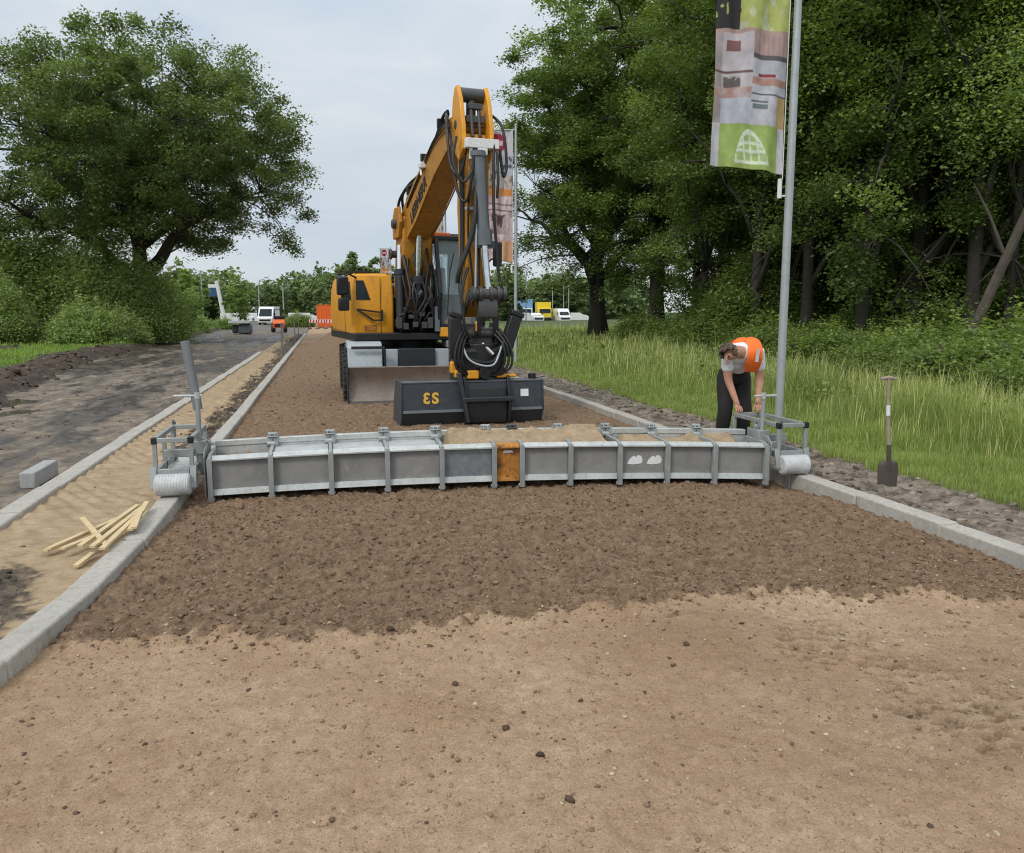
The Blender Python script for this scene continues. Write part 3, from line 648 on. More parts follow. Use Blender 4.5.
# grass blades
def blades(name, P, h, w, var, rng, mat, label, lean=.35):
    n = len(P); a = rng.random(n)*6.283; l = lean*h*(.3+rng.random(n)); dx, dy = np.cos(a), np.sin(a); px, py = -dy*w/2, dx*w/2
    z0 = P[:, 2]; A = np.stack([P[:, 0]-px, P[:, 1]-py, z0], -1); B = np.stack([P[:, 0]+px, P[:, 1]+py, z0], -1)
    mx, my = P[:, 0]+dx*l*.35, P[:, 1]+dy*l*.35; C = np.stack([mx+px*.8, my+py*.8, z0+h*.6], -1); D = np.stack([mx-px*.8, my-py*.8, z0+h*.6], -1)
    T = np.stack([P[:, 0]+dx*l, P[:, 1]+dy*l, z0+h*(1-.08*rng.random(n))], -1)
    v = np.stack([A, B, C, D, T], 1).reshape(-1, 3); b = np.arange(n)[:, None]*5
    f = np.concatenate([b+np.array([[0, 1, 2]]), b+np.array([[0, 2, 3]]), b+np.array([[3, 2, 4]])], 1).reshape(-1)
    me = raw_mesh(name, v, f, 3, {'var': ('FACE', np.repeat(var, 3))})
    return tag(link(name, me, mat), label=label, kind='stuff')
rng = np.random.default_rng(17)
for i, (u, F) in enumerate([(862, 18.6), (890, 17.2), (915, 16.3), (940, 15.4), (968, 14.6), (995, 13.9), (1022, 13.2), (1050, 12.6), (1085, 12.2), (820, 20.4), (780, 22.6), (905, 17.8), (985, 15.4), (1040, 14.2)]):
    s = rw.uniform(.42, .75); p = at(u+rw.uniform(-8, 8), F+rw.uniform(-.5, .5)); p.z = float(verge_z(np.array(p.x), np.array(p.y)))-.05
    place_shrub(sh[2], p, 'low straggling bush at the border between the tall grass and the wood on the right', 'low bushes along the border of the meadow', rw.random()*6, (s*1.5, s*1.5, s*1.1), 'leaf_wood', 'border_bush')
def sample_uF(n, F0, F1, u0, u1):
    F = F0*(F1/F0)**rng.random(n); lat = (rng.uniform(u0, u1, n)-512)/FPX*F
    return RGT[0]*lat+FWD[0]*F, RGT[1]*lat+FWD[1]*F, F
X, Y, F = sample_uF(440000, 5.0, 62, 480, 1150)
e = 5.62+.22*(fbm(X*2, Y*2, 121)-.5)*2+.05*(fbm(X*9, Y*9, 122)-.5)*2; d = X-e
k = (d > 0) & (X < 34) & (Y > 1); X, Y, F, d = X[k], Y[k], F[k], d[k]
cl = fbm(X*.9, Y*.9, 123); cl2 = fbm(X*3.5, Y*3.5, 124)
tall = sst(.5, 2.6, d+1.6*(cl-.5))
h = (.07+.10*cl2)*(1-tall)+tall*(.22+.50*cl*cl2*1.7)*(.6+.6*rng.random(len(X)))
var = np.clip(.40+.25*(cl-.5)+.35*(cl2-.5)+rng.normal(0, .10, len(X))+.20*(1-tall), 0, .74)
seed = (rng.random(len(X)) < .055*tall); h = np.where(seed, h*1.35+.1, h); var = np.where(seed, .88+.12*rng.random(len(X)), var)
blades('meadow_grass', np.stack([X, Y, np.maximum(verge_z(X, Y), np.where(X < 6.2, .03, -9))], -1), h, (.0020+.00062*F)*(.7+.6*rng.random(len(X))), var, rng, M['grass'], 'tall green meadow grass with pale seed heads between the soil strip and the wood')
# broad weeds in the meadow
X, Y, F = sample_uF(26000, 9, 45, 500, 1120); k = (X > 7.6) & (X < 22) & (fbm(X*.6, Y*.6, 131) > .46); X, Y, F = X[k], Y[k], F[k]
P = np.stack([X, Y, verge_z(X, Y)+.1+.55*rng.random(len(X))*fbm(X*.8, Y*.8, 132)*1.3], -1)
v, f, var = leaf_quads(P, (.035+.002*F)*(.6+.8*rng.random(len(P))), .8, rng, np.clip(.35+rng.normal(0, .12, len(P)), 0, .74), 1.9)
tag(link('meadow_weeds', raw_mesh('meadow_weeds', v, f, 4, {'var': ('FACE', var)}), M['grass']), label='broad-leaved weeds mixed into the tall meadow grass', kind='stuff')
# short grass on the bank at the left and beyond
Y = 10*(90/10)**rng.random(70000); X = bank_edge(Y)-rng.uniform(.1, 12, len(Y)); k = bank_grass(X, Y) > .35+.3*rng.random(len(X)); X, Y = X[k], Y[k]
h = (.06+.12*rng.random(len(X)))*(1+.5*(Y > 40)); var = np.clip(.6+.3*(fbm(X*2, Y*1, 141)-.5)+rng.normal(0, .1, len(X)), 0, .74)
blades('bank_grass', np.stack([X, Y, bank_z(X, Y)-.01], -1), h, .004+.0009*Y, var, rng, M['lawn'], 'bright short grass patches on the earth bank at the left')
# ------------------------------------------------------------------ distance
far = tree_meshes(51, 12, 7, 4.3, 5.2, .3, limbs=9, clusters=110, per=110, leaf=.36, cr=1.3, base=.2)
young = tree_meshes(52, 6, 3.7, 1.4, 2.6, .06, limbs=9, clusters=90, per=70, leaf=.11, cr=.5, base=.15)
# far wood reads as one mass
rng = np.random.default_rng(77); LP = []; LV = []
for i in range(190):
    u = rng.uniform(-250, 345) if i < 120 else rng.uniform(470, 640); F = rng.uniform(165, 230); p = at(u, F); hh = rng.uniform(7, 11.5)*(1.0 if i < 120 else .95); rr = rng.uniform(2.5, 4.5)
    c = rng.normal(size=(26, 3)); c /= np.linalg.norm(c, axis=1)[:, None]; c = c*np.array([rr, rr, hh*.5])*(rng.random((26, 1))**.35)+np.array([p.x, p.y, hh*.52])
    tone = rng.normal(.5, .16)
    for q in c:
        g = rng.normal(size=(22, 3))*np.array([.9, .9, .7]); LP.append(q+g); LV.append(np.clip(tone+.10*rng.normal()+rng.normal(0, .08, 22)+.15*(q[2]/hh-.5), 0, 1))
LP = np.concatenate(LP); LP[:, 2] = np.maximum(LP[:, 2], -.1); LV = np.concatenate(LV)
v, f, var = leaf_quads(LP, .75*(.6+.8*rng.random(len(LP))), .6, rng, LV, 1.4)
tag(link('distant_wood', raw_mesh('distant_wood', v, f, 4, {'var': ('FACE', var)}), M['leaf_far']), label='hazy green wood closing the view along the horizon', kind='stuff')
FT = [(358, 95, .66, 'far round tree rising behind the yellow engine hood'), (384, 105, .66, 'far tree behind the distant flags, right of the engine hood top'), (332, 120, .55, 'far tree above the orange container'),
      (188, 92, .5, 'dark far tree directly right of the oak'), (184, 80, .42, 'smaller far tree under the oak edge'), (508, 115, .58, 'far tree behind the blue lorry'), (550, 150, .66, 'far tree standing behind the yellow lorry'), (574, 150, .62, 'far tree right of the yellow lorry')]
for i, (u, F, s, lab) in enumerate(FT): place_tree(far, 'far_tree', at(u, F, -.1), lab, 'single trees in the far distance', i*1.1, s, 'leaf_far' if i < 3 or i > 4 else 'leaf_wood')
for i, (u, F, s, lab) in enumerate([(192, 62, .6, 'thin young tree nearest the oak, in the pale scrub'), (199, 70, .62, 'thin young tree left of the blue sign mast'), (242, 74, .85, 'pale conical young tree right of the blue sign mast'), (178, 58, .62, 'thin young tree standing under the oak crown')]):
    place_tree(young, 'young_tree', at(u, F, -.1), lab, 'young trees right of the oak', i*1.7, s, 'leaf_young')
for i, (u, F, s, lab) in enumerate([(186, 66, 1.2, 'pale scrub bush under the right edge of the oak'), (206, 76, .8, 'pale scrub bush below the blue sign'), (226, 80, .8, 'pale scrub bush behind the stack of slabs'), (300, 92, 1.1, 'low green bush beside the survey post near the kerb end')]):
    place_shrub(sh[2], at(u, F, -.1), lab, 'pale scrub in the middle distance', i*2, (s*1.3, s*1.3, s), 'leaf_young')
# ------------------------------------------------------------------ excavator
EX, EY = 1.62, 16.3
TH = R(6.9); AV = (math.cos(TH), math.sin(TH)); BV = (math.sin(TH), -math.cos(TH))
def U(a, b, z):   # upper structure: a to the viewer's right, b forward (towards the viewer)
    return Vector((EX+AV[0]*a+BV[0]*b, EY+AV[1]*a+BV[1]*b, z))
def L(a, b, z): return Vector((EX+a, EY-b, z))      # undercarriage
TH2 = R(3.5)
def Uz(a, b, z):   # boom and stick: the raised end is eased down
    s = min(1, max(0, (b-.9)/3.4)); f = 0 if z < 2 else (.22*(z-2)/2.22 if z < 4.22 else .22+.05*(z-4.22)/.9)
    return U(a, b, z-s*f-(.06 if 2.6 < z and b < .9 else 0))

def K(a, b, z, ca=.0, cb=4.56):   # tool: yawed about the stick pin
    z = z*1.05 if z < .7 else z+.035; o = U(ca, cb+.06, 0); c, s = math.cos(TH2), math.sin(TH2)
    return Vector((o.x+c*a+s*b, o.y+s*a-c*b, z))
ex = empty('wheeled_excavator', (EX, EY, 0), 'yellow wheeled excavator with raised boom and slate grey bucket behind the long levelling beam', 'excavator')
def part(mb, name, mat, parent=None, bevel=.01, smooth=35, label=None):
    o = mb.build(name, M[mat], parent or ex, bevel, smooth)
    if label: o['label'] = label
    return o
# wheels
def wheel(a, b, w):
    s = 1 if a > 0 else -1
    c = L(a, b, .50); mb = MB(); hw = w/2
    mb.lathe([(.28, -hw*.8), (.36, -hw), (.46, -hw*.95), (.505, -hw*.75), (.512, 0), (.505, hw*.75), (.46, hw*.95), (.36, hw), (.28, hw*.8)], c, (1, 0, 0), 30)
    for k in range(26):
        t = 2*math.pi*k/26; d = Vector((0, math.cos(t), math.sin(t))); e = Vector((0, -math.sin(t), math.cos(t)))
        for sg in (-1, 1):
            p = c+d*.515+e*(.03*sg); mb.bar(p+Vector((sg*.02, 0, 0)), p+Vector((sg*hw*.95, 0, 0))-d*.03+e*.03, .05, .04, d)
    w_ = part(mb, 'wheel', 'rubber', None, 0)
    r = MB(); r.lathe([(.0, -.04), (.12, -.05), (.14, -.02), (.24, .0), (.29, .03), (.29, -.10)], c+Vector((s*hw*.72, 0, 0)), (s, 0, 0), 20)
    part(r, 'rim', 'lightgrey', w_, 0)
for b in (1.22, -1.35):
    for a in (-1.14, -.76, .76, 1.14): wheel(a, b, .33)
mb = MB()
for b in (1.22, -1.35): mb.cyl(L(-1.1, b, .5), L(1.1, b, .5), .11)
part(mb, 'axle', 'black')
mb = MB(); mb.prism([(1.55, .62), (1.55, .98), (-1.8, .98), (-1.8, .62), (-1.0, .45), (1.0, .45)], -.42, .42, L); part(mb, 'chassis', 'darkgrey', bevel=.02)
mb = MB(); mb.cyl(L(0, 0, .98), L(0, 0, 1.14), .62, n=32); part(mb, 'slew_ring', 'black')
# step boxes / mudguards beside the chassis
for s in (-1, 1):
    mb = MB(); mb.prism([(1.88, .66), (1.80, 1.06), (1.66, 1.15), (.60, 1.15), (.55, 1.02), (1.45, 1.02), (1.62, .66)], s*.62, s*1.22, L); f_ = part(mb, 'mudguard', 'lightgrey', bevel=.012)
    mb = MB(); mb.bar(L(s*.58, 1.90, 1.06), L(s*1.16, 1.90, 1.06), .035, .05); mb.bar(L(s*.58, 1.90, 1.04), L(s*.58, 1.86, .70), .04, .03); part(mb, 'grab_rail', 'darkgrey', f_, .004)
    mb = MB(); mb.prism([(1.72, .70), (1.72, 1.02), (1.60, 1.02), (1.60, .70)], s*.335, s*.585, L); part(mb, 'tool_box', 'lightgrey', bevel=.008)
    mb = MB(); mb.prism([(-.5, .5), (-.5, 1.05), (.45, 1.05), (.45, .5)], s*.5, s*1.22, L); part(mb, 'side_step', 'darkgrey', bevel=.02)
mb = MB(); mb.prism([(1.78, .68), (1.78, 1.03), (1.5, 1.03), (1.5, .68)], -.33, .33, L); part(mb, 'front_box', 'darkgrey', bevel=.012)
# dozer blade
bp = [(2.02, .10), (1.93, .22), (1.88, .38), (1.90, .54), (2.0, .72), (1.965, .735), (1.85, .55), (1.83, .38), (1.88, .20), (1.97, .10)]
mb = MB(); mb.prism(bp, -1.22, 1.22, L); bl = part(mb, 'dozer_blade', 'steel', bevel=.004, smooth=40)
mb = MB()
for s in (-1, 1): mb.bar(L(s*.35, 1.86, .3), L(s*.35, 1.4, .55), .09, .14)
part(mb, 'blade_arm', 'black', bl)
for s in (-1, 1):
    mb = MB(); mb.prism([(2.06, .09), (1.80, .09), (1.80, .72), (2.03, .74)], s*1.225, s*1.25, L); part(mb, 'end_plate', 'darkgrey', bl, .004)
mb = MB(); mb.prism([(2.05, .05), (2.02, .13), (1.99, .13), (2.01, .05)], -1.22, 1.22, L); part(mb, 'cutting_edge', 'greasy', bl, .003)
# upper structure
mb = MB(); mb.prism([(1.25, 1.16), (1.25, 1.30), (-1.9, 1.38), (-1.9, 1.16)], -1.24, 1.24, U); part(mb, 'platform', 'black', bevel=.02)
# bonnet with rounded corner, as stacked outline
def bonnet(prof_z, a0, a1, b0, b1, rad):
    mb = MB(); rings = []
    for z, ins in prof_z:
        pts = []
        for (ca, cb, t0) in ((a0+rad, b0-rad, 180), (a1-.06, b0-.06, 90), (a1-.06, b1+.06, 0), (a0+rad, b1+rad, 270)):
            r = rad if ca == a0+rad else .06
            for k in range(6):
                t = R(t0-18*k if True else t0); pts.append((ca+(r-ins)*math.cos(t), cb+(r-ins)*math.sin(t)))
        rings.append([U(a, b, z) for a, b in pts])
    n = len(rings[0]); vs = [p for r in rings for p in r]; fs = []
    for i in range(len(rings)-1):
        for j in range(n): fs.append((i*n+j, i*n+(j+1) % n, (i+1)*n+(j+1) % n, (i+1)*n+j))
    fs.append(tuple(range(n))); fs.append(tuple((len(rings)-1)*n+j for j in range(n)))
    return mb.add(vs, fs)
bo = part(bonnet([(1.22, .03), (1.30, .0), (1.9, .0), (2.22, .015), (2.34, .05), (2.39, .12)], -1.24, -.46, 1.05, -1.75, .09), 'bonnet', 'yellow', bevel=0, smooth=30, label='rounded golden yellow bonnet')
mb = MB(); mb.prism([(.98, 1.90), (.80, 2.24), (-.2, 2.24), (-.2, 1.90)], -1.252, -1.235, U); mb.add([U(a, b, z) for a, b, z in ((-1.16, 1.052, 1.90), (-.90, 1.052, 1.90), (-1.02, 1.052, 2.25), (-1.16, 1.052, 2.25), (-1.16, 1.060, 1.90), (-.90, 1.060, 1.90), (-1.02, 1.050, 2.25), (-1.16, 1.050, 2.25))], [(0,1,2,3),(4,5,6,7),(0,1,5,4),(1,2,6,5)]); part(mb, 'side_grille', 'darkglass', bo, .003)
mb = MB(); mb.prism([(.20, 2.20), (.20, 1.28), (.19, 1.28), (.19, 2.20)], -1.247, -1.238, U)
mb.prism([(1.053, 1.3), (1.058, 1.3), (1.058, 2.3), (1.053, 2.3)], -.72, -.71, U); part(mb, 'panel_seam', 'black', bo, 0)
mb = MB(); mb.bar(U(-1.16, 1.10, 1.73), U(-.70, 1.10, 1.67), .035, .03); mb.bar(U(-.70, 1.10, 1.72), U(-.70, 1.10, 1.52), .035, .05); mb.bar(U(-1.12, 1.10, 1.70), U(-.86, 1.10, 1.53), .03, .03); mb.bar(U(-.86, 1.10, 1.53), U(-.69, 1.10, 1.53), .03, .03)
for a, z in ((-1.14, 1.72), (-.70, 1.62)): mb.bar(U(a, 1.10, z), U(a, 1.03, z), .03, .03)
part(mb, 'handrail', 'black', bo, .004)
for a, z0 in ((-1.0, 1.30),): 
    mb = MB(); mb.prism([(1.057, 1.34), (1.065, 1.34), (1.065, 1.44), (1.057, 1.44)], -1.02, -.80, U); part(mb, 'logo_plate', 'rust', bo, .002)
# mirrors on the right-hand side of the machine (viewer's left)
mb = MB(); mb.tube([U(-1.15, 1.02, 2.30), U(-1.30, 1.12, 2.36), U(-1.42, 1.18, 2.25), U(-1.42, 1.18, 1.7)], .018, 8); mr = part(mb, 'mirror_arm', 'black', None, 0)
mb = MB(); mb.prism([(1.25, 1.98), (1.27, 2.30), (1.14, 2.33), (1.10, 1.98)], -1.52, -1.32, U); part(mb, 'mirror', 'black', mr, .03)
mb = MB(); mb.prism([(1.25, 1.70), (1.26, 1.93), (1.13, 1.93), (1.10, 1.70)], -1.50, -1.31, U); part(mb, 'mirror', 'black', mr, .03)
mb = MB(); mb.prism([(-1.75, 1.2), (-1.6, 2.25), (-1.9, 2.2), (-2.05, 1.9), (-2.02, 1.3)], -1.22, 1.22, U); part(mb, 'counterweight', 'yellow', bevel=.06)
mb = MB(); mb.prism([(.2, 1.3), (.2, 2.2), (-1.7, 2.3), (-1.7, 1.3)], -.56, .28, U); part(mb, 'engine_block', 'black', bevel=.03)
mb = MB(); mb.bar(U(-1.1, -.6, 2.48), U(-.6, -.6, 2.48), .03, .03); mb.bar(U(-1.1, -1.5, 2.48), U(-1.1, -.6, 2.48), .03, .03)
for a, b in ((-1.1, -.6), (-.6, -.6), (-1.1, -1.5)): mb.bar(U(a, b, 2.36), U(a, b, 2.49), .03, .03)
part(mb, 'roof_rail', 'black', None, .003)
# cab on the viewer's right
cp = [(1.28, 1.42), (1.40, 2.0), (1.12, 3.04), (-.45, 3.08), (-.55, 1.42)]
cab = part(MB().prism([(1.30, 1.30), (1.30, 1.46), (-.55, 1.46), (-.55, 1.30)], .30, 1.22, U), 'cab', 'black', bevel=.02)
mb = MB(); mb.prism([(1.16, 3.04), (1.08, 3.13), (-.4, 3.16), (-.5, 3.06)], .28, 1.24, U); part(mb, 'cab_roof', 'black', cab, .02)
mb = MB()
for a in (.33, 1.19):
    for i in range(4): mb.bar(U(a, *cp[i]), U(a, *cp[i+1]), .07, .07, AV+(0,))
    mb.bar(U(a, .45, 1.45), U(a, .40, 3.05), .06, .06, AV+(0,))
for i in (0, 2): mb.bar(U(.33, *cp[i]), U(1.19, *cp[i]), .07, .07)
part(mb, 'cab_frame', 'black', cab, .01)
mb = MB()
for i in (0, 1): mb.add([U(.36, cp[i][0]-.02, cp[i][1]), U(1.16, cp[i][0]-.02, cp[i][1]), U(1.16, cp[i+1][0]-.02, cp[i+1][1]), U(.36, cp[i+1][0]-.02, cp[i+1][1])], [(0, 1, 2, 3)])
part(mb, 'windscreen', 'glass', cab, 0)
for a in (.335, 1.185):
    mb = MB(); mb.add([U(a, b, z) for b, z in cp], [(0, 1, 2, 3, 4)]); part(mb, 'side_window', 'glass', cab, 0)
mb = MB(); mb.add([U(.36, -.50, 1.5), U(1.16, -.50, 1.5), U(1.16, -.44, 3.0), U(.36, -.44, 3.0)], [(0, 1, 2, 3)]); part(mb, 'rear_window', 'glass', cab, 0)
mb = MB(); mb.prism([(.45, 1.6), (.45, 1.95), (-.05, 1.95), (-.2, 2.75), (-.35, 2.75), (-.3, 1.6)], .52, 1.02, U); part(mb, 'seat', 'black', cab, .05)
mb = MB(); mb.tube([U(.45, 1.42, 1.6), U(.50, 1.45, 2.4), U(.60, 1.38, 2.75)], .012, 6); part(mb, 'wiper', 'black', cab, 0)
mb = MB(); mb.prism([(1.33, 1.22), (1.33, 1.40), (1.0, 1.40), (1.0, 1.22)], .34, .86, U); part(mb, 'cab_step', 'yellow', cab, .02)
mb = MB(); mb.prism([(1.34, 1.32), (1.34, 1.78), (1.30, 1.78), (1.30, 1.32)], .24, .33, U); part(mb, 'cover_plate', 'midgrey', cab, .006)
mb = MB(); mb.tube([U(1.20, 1.15, 2.45), U(1.36, 1.25, 2.66), U(1.47, 1.28, 2.70)], .018, 8); mr = part(mb, 'mirror_arm', 'black', cab, 0)
mb = MB(); mb.prism([(1.34, 2.52), (1.36, 2.98), (1.24, 3.0), (1.22, 2.54)], 1.40, 1.56, U); part(mb, 'mirror', 'black', mr, .03)
# boom: a runs across, centre -.12
BA = .0
def plate(prof, hw, name, mat, parent=None, bevel=.015, ca=BA): return part(MB().prism(prof, ca-hw, ca+hw, Uz), name, mat, parent, bevel)
mb = MB()
for s in (-1, 1): mb.prism([(1.15, 1.32), (.75, 1.95), (.1, 2.05), (-.3, 1.32)], BA+s*.30, BA+s*.38, Uz)
mb.cyl(Uz(BA-.45, .35, 1.78), Uz(BA+.45, .35, 1.78), .08); part(mb, 'boom_bracket', 'black')
lb = plate([(.10, 1.72), (.52, 1.66), (.98, 2.45), (1.10, 3.05), (1.02, 3.42), (.78, 3.52), (.52, 3.40), (.40, 2.95), (.22, 2.3)], .28, 'lower_boom', 'yellow_dirty', bevel=.03)
mb = MB()
for s in (-1, 1): mb.prism([(.50, 3.10), (.98, 3.05), (1.12, 3.32), (.98, 3.60), (.66, 3.66), (.46, 3.46)], BA+s*.285, BA+s*.345, Uz)
part(mb, 'joint_plate', 'yellow_dirty', lb)
mb = MB(); mb.cyl(Uz(BA-.42, .78, 3.36), Uz(BA+.42, .78, 3.36), .085); mb.cyl(Uz(BA-.44, .62, 2.82), Uz(BA-.30, .62, 2.82), .07); mb.cyl(Uz(BA-.44, .62, 2.82), Uz(BA-.40, .62, 2.82), .10); part(mb, 'joint_pin', 'greasy', lb)
mb = MB(); mb.bar(Uz(BA+.28, 1.05, 3.08), Uz(BA+.62, 1.05, 3.08), .14, .14); part(mb, 'hinge_boss', 'orange', lb, .03)
ub = plate([(.62, 3.42), (.74, 3.20), (1.15, 3.02), (1.9, 3.30), (3.2, 3.98), (4.25, 4.38), (4.50, 4.46), (4.55, 4.62), (4.40, 4.72), (4.05, 4.74), (3.0, 4.52), (1.8, 4.02), (.95, 3.66), (.70, 3.60)], .212, 'upper_boom', 'yellow_dirty', bevel=.02)
mb = MB()
for s in (-1, 1): mb.prism([(1.2, 3.02), (1.9, 3.28), (3.2, 3.96), (4.2, 4.35), (4.2, 4.385), (3.2, 3.995), (1.9, 3.32), (1.2, 3.06)], BA+s*.213, BA+s*.229, Uz)
part(mb, 'boom_rib', 'yellow_dirty', ub, .004)
# lettering on the boom side
def text_mesh(body, size, extrude=.002, offset=.0):
    cu = bpy.data.curves.new('lettering', 'FONT'); cu.body = body; cu.size = size; cu.extrude = extrude; cu.align_x = 'CENTER'; cu.align_y = 'CENTER'; cu.offset = offset
    fo = bpy.data.objects.new('tmp', cu); COL.objects.link(fo); bpy.context.view_layer.update(); dg = bpy.context.evaluated_depsgraph_get()
    me = bpy.data.meshes.new_from_object(fo.evaluated_get(dg)); bpy.data.objects.remove(fo); return me
def place_text(me, name, mat, parent, pos, xdir, ydir):
    o = link(name, me, M[mat], None); x = Vector(xdir).normalized(); y = Vector(ydir); y = (y-x*y.dot(x)).normalized(); z = x.cross(y)
    for v in me.vertices: v.co = x*v.co.x+y*v.co.y+z*v.co.z
    off = Vector((0, 0, 0)); p = parent
    while p is not None: off = off+p.location; p = p.parent
    o.parent = parent; o.location = Vector(pos)-off; return o
xd = Uz(0, 3.2, 3.98)-Uz(0, 1.9, 3.30)          # reads upwards along the boom on its left face
place_text(text_mesh('LIEBHERR', .30, .002, .008), 'boom_lettering', 'black', ub, Uz(BA-.219, 2.05, 3.62), xd, Vector((0, 0, 1)))
# boom lift cylinders and adjusting cylinder
for s in (-1, 1):
    mb = MB(); mb.cyl(U(BA+s*.36, 1.12, 1.48), U(BA+s*.34, 1.02, 2.42), .085); mb.cyl(U(BA+s*.36, 1.12, 1.42), U(BA+s*.36, 1.12, 1.55), .11); mb.cyl(U(BA+s*.34, 1.025, 2.36), U(BA+s*.34, 1.015, 2.46), .10); cy = part(mb, 'lift_cylinder', 'darkgrey', None, 0)
    mb = MB(); mb.cyl(U(BA+s*.34, 1.02, 2.4), U(BA+s*.31, .92, 2.90), .05); part(mb, 'rod', 'chrome', cy, 0)
    mb = MB(); mb.tube([U(BA+s*.40, 1.2, 1.55), U(BA+s*.30, 1.3, 1.72), U(BA+s*.14, 1.3, 1.66), U(BA+s*.05, 1.25, 1.52)], .022, 8); mb.tube([U(BA+s*.28, 1.22, 2.0), U(BA+s*.20, 1.28, 1.72), U(BA+s*.42, 1.26, 1.60)], .02, 8); part(mb, 'hose', 'hose', cy, 0)
mb = MB(); mb.cyl(U(BA-.02, 1.15, 1.62), U(BA-.04, 1.20, 2.28), .095); mb.cyl(U(BA-.04, 1.20, 2.2), U(BA-.04, 1.205, 2.34), .12); mb.cyl(U(BA-.16, 1.15, 2.12), U(BA+.10, 1.15, 2.12), .07); mb.cyl(U(BA-.1, 1.28, 1.9), U(BA+.02, 1.28, 2.06), .05); cy = part(mb, 'adjusting_cylinder', 'darkgrey', None, 0)
mb = MB(); mb.cyl(U(BA-.04, 1.20, 2.3), U(BA-.02, 1.26, 3.06), .05); part(mb, 'rod', 'chrome', cy, 0)
mb = MB()
for a0, z0, a1, z1 in ((-.3, 1.75, -.1, 1.5), (-.22, 2.2, -.05, 1.7), (.0, 2.25, -.25, 1.85), (.1, 1.95, -.1, 1.45), (-.45, 1.5, -.2, 1.35), (.2, 1.6, -.02, 1.35), (-.32, 2.35, -.3, 1.6), (.08, 2.4, .02, 1.6)):
    mb.tube([U(a0, 1.16, z0), U((a0+a1)/2+.05, 1.30, (z0+z1)/2-.05), U(a1, 1.22, z1)], .02, 7)
part(mb, 'hose_bundle', 'hose', None, 0)
mb = MB()
for a, z, h in ((-.30, 1.36, .12), (-.12, 1.40, .10), (.05, 1.38, .12), (-.2, 1.56, .07), (.0, 1.60, .08), (-.42, 1.38, .2), (.16, 1.38, .2)): part(MB().box(-.05, .05, -.04, .04, 0, h, lambda x, y, q, a=a, z=z: U(a+x, 1.28+y, z+q)), 'valve_block', 'greasy', None, .008)
# stick with tall ears
SA = BA
st = plate([(4.30, 4.25), (4.42, 4.46), (4.66, 4.40), (4.80, 4.05), (4.78, 3.2), (4.66, 1.78), (4.52, 1.60), (4.38, 1.78), (4.22, 3.3)], .155, 'stick', 'yellow_dirty', bevel=.015, ca=SA)
for s in (-1, 1):
    mb = MB(); mb.prism([(4.32, 4.22), (4.24, 4.55), (4.32, 4.95), (4.42, 5.10), (4.52, 5.12), (4.66, 4.9), (4.78, 4.5), (4.80, 4.15), (4.6, 4.0)], SA+s*.175, SA+s*.235, Uz); part(mb, 'ear_plate', 'yellow', st, .01)
mb = MB(); mb.cyl(Uz(SA-.17, 4.46, 5.0), Uz(SA+.17, 4.46, 5.0), .10, n=18); part(mb, 'ear_pin', 'greasy', st, .01); part(MB().cyl(Uz(SA-.24, 4.46, 4.56), Uz(SA+.24, 4.46, 4.56), .07), 'pivot_pin', 'greasy', st, .01)
mb = MB(); mb.cyl(Uz(SA, 4.46, 4.98), Uz(SA, 4.40, 4.1), .07); mb.cyl(Uz(SA-.06, 4.62, 4.85), Uz(SA-.05, 4.68, 4.35), .028); mb.cyl(Uz(SA+.06, 4.62, 4.80), Uz(SA+.06, 4.68, 4.35), .024); mb.box(-.13, .13, -.05, .05, -.05, .05, lambda x, y, z: Uz(SA+x, 4.60+y, 4.62+z)); mb.box(-.10, .10, -.05, .05, -.04, .04, lambda x, y, z: Uz(SA+x, 4.62+y, 4.80+z)); part(mb, 'pipework', 'greasy', st, .006)
mb = MB(); mb.box(-.24, .24, -.07, .07, -.07, .07, lambda x, y, z: Uz(SA+x+.03, 4.84+y, 4.22+z)); mb.box(-.07, .07, -.05, .05, -.17, -.07, lambda x, y, z: Uz(SA+x+.03, 4.86+y, 4.22+z)); part(mb, 'valve_manifold', 'white', st, .008)
for a, z in ((-.16, 4.08), (.17, 4.08), (.25, 4.06)): part(MB().cyl(Uz(SA+a+.03, 4.86, z-.09), Uz(SA+a+.03, 4.86, z+.1), .025), 'coupling', 'white', st, 0)
CA = SA+.06; CT = SA-.035      # the bucket cylinder leans slightly
mb = MB(); mb.cyl(Uz(CT, 4.86, 4.08), Uz(CA-.03, 4.90, 2.80), .10, n=20); mb.cyl(Uz(CA-.035, 4.895, 2.92), Uz(CA-.02, 4.90, 2.68), .125, n=20); mb.cyl(Uz(CT, 4.865, 4.02), Uz(CT, 4.86, 4.1), .115, n=20); mb.box(-.15, .15, -.05, .05, -.06, .05, lambda x, y, z: Uz(CA+x, 4.87+y, 2.70+z)); cy = part(mb, 'bucket_cylinder', 'midgrey', None, 0)
mb = MB(); mb.cyl(Uz(CA-.02, 4.90, 2.70), Uz(CA+.03, 4.92, 1.95), .055, n=16); part(mb, 'rod', 'chrome', cy, 0)
mb = MB(); mb.cyl(Uz(CA-.17, 4.96, 2.0), Uz(CA-.15, 4.96, 3.0), .014); mb.bar(Uz(SA-.20, 4.80, 3.25), Uz(CA+.02, 4.80, 3.25), .05, .04); part(mb, 'pipe_clamp', 'lightgrey', st, .004)
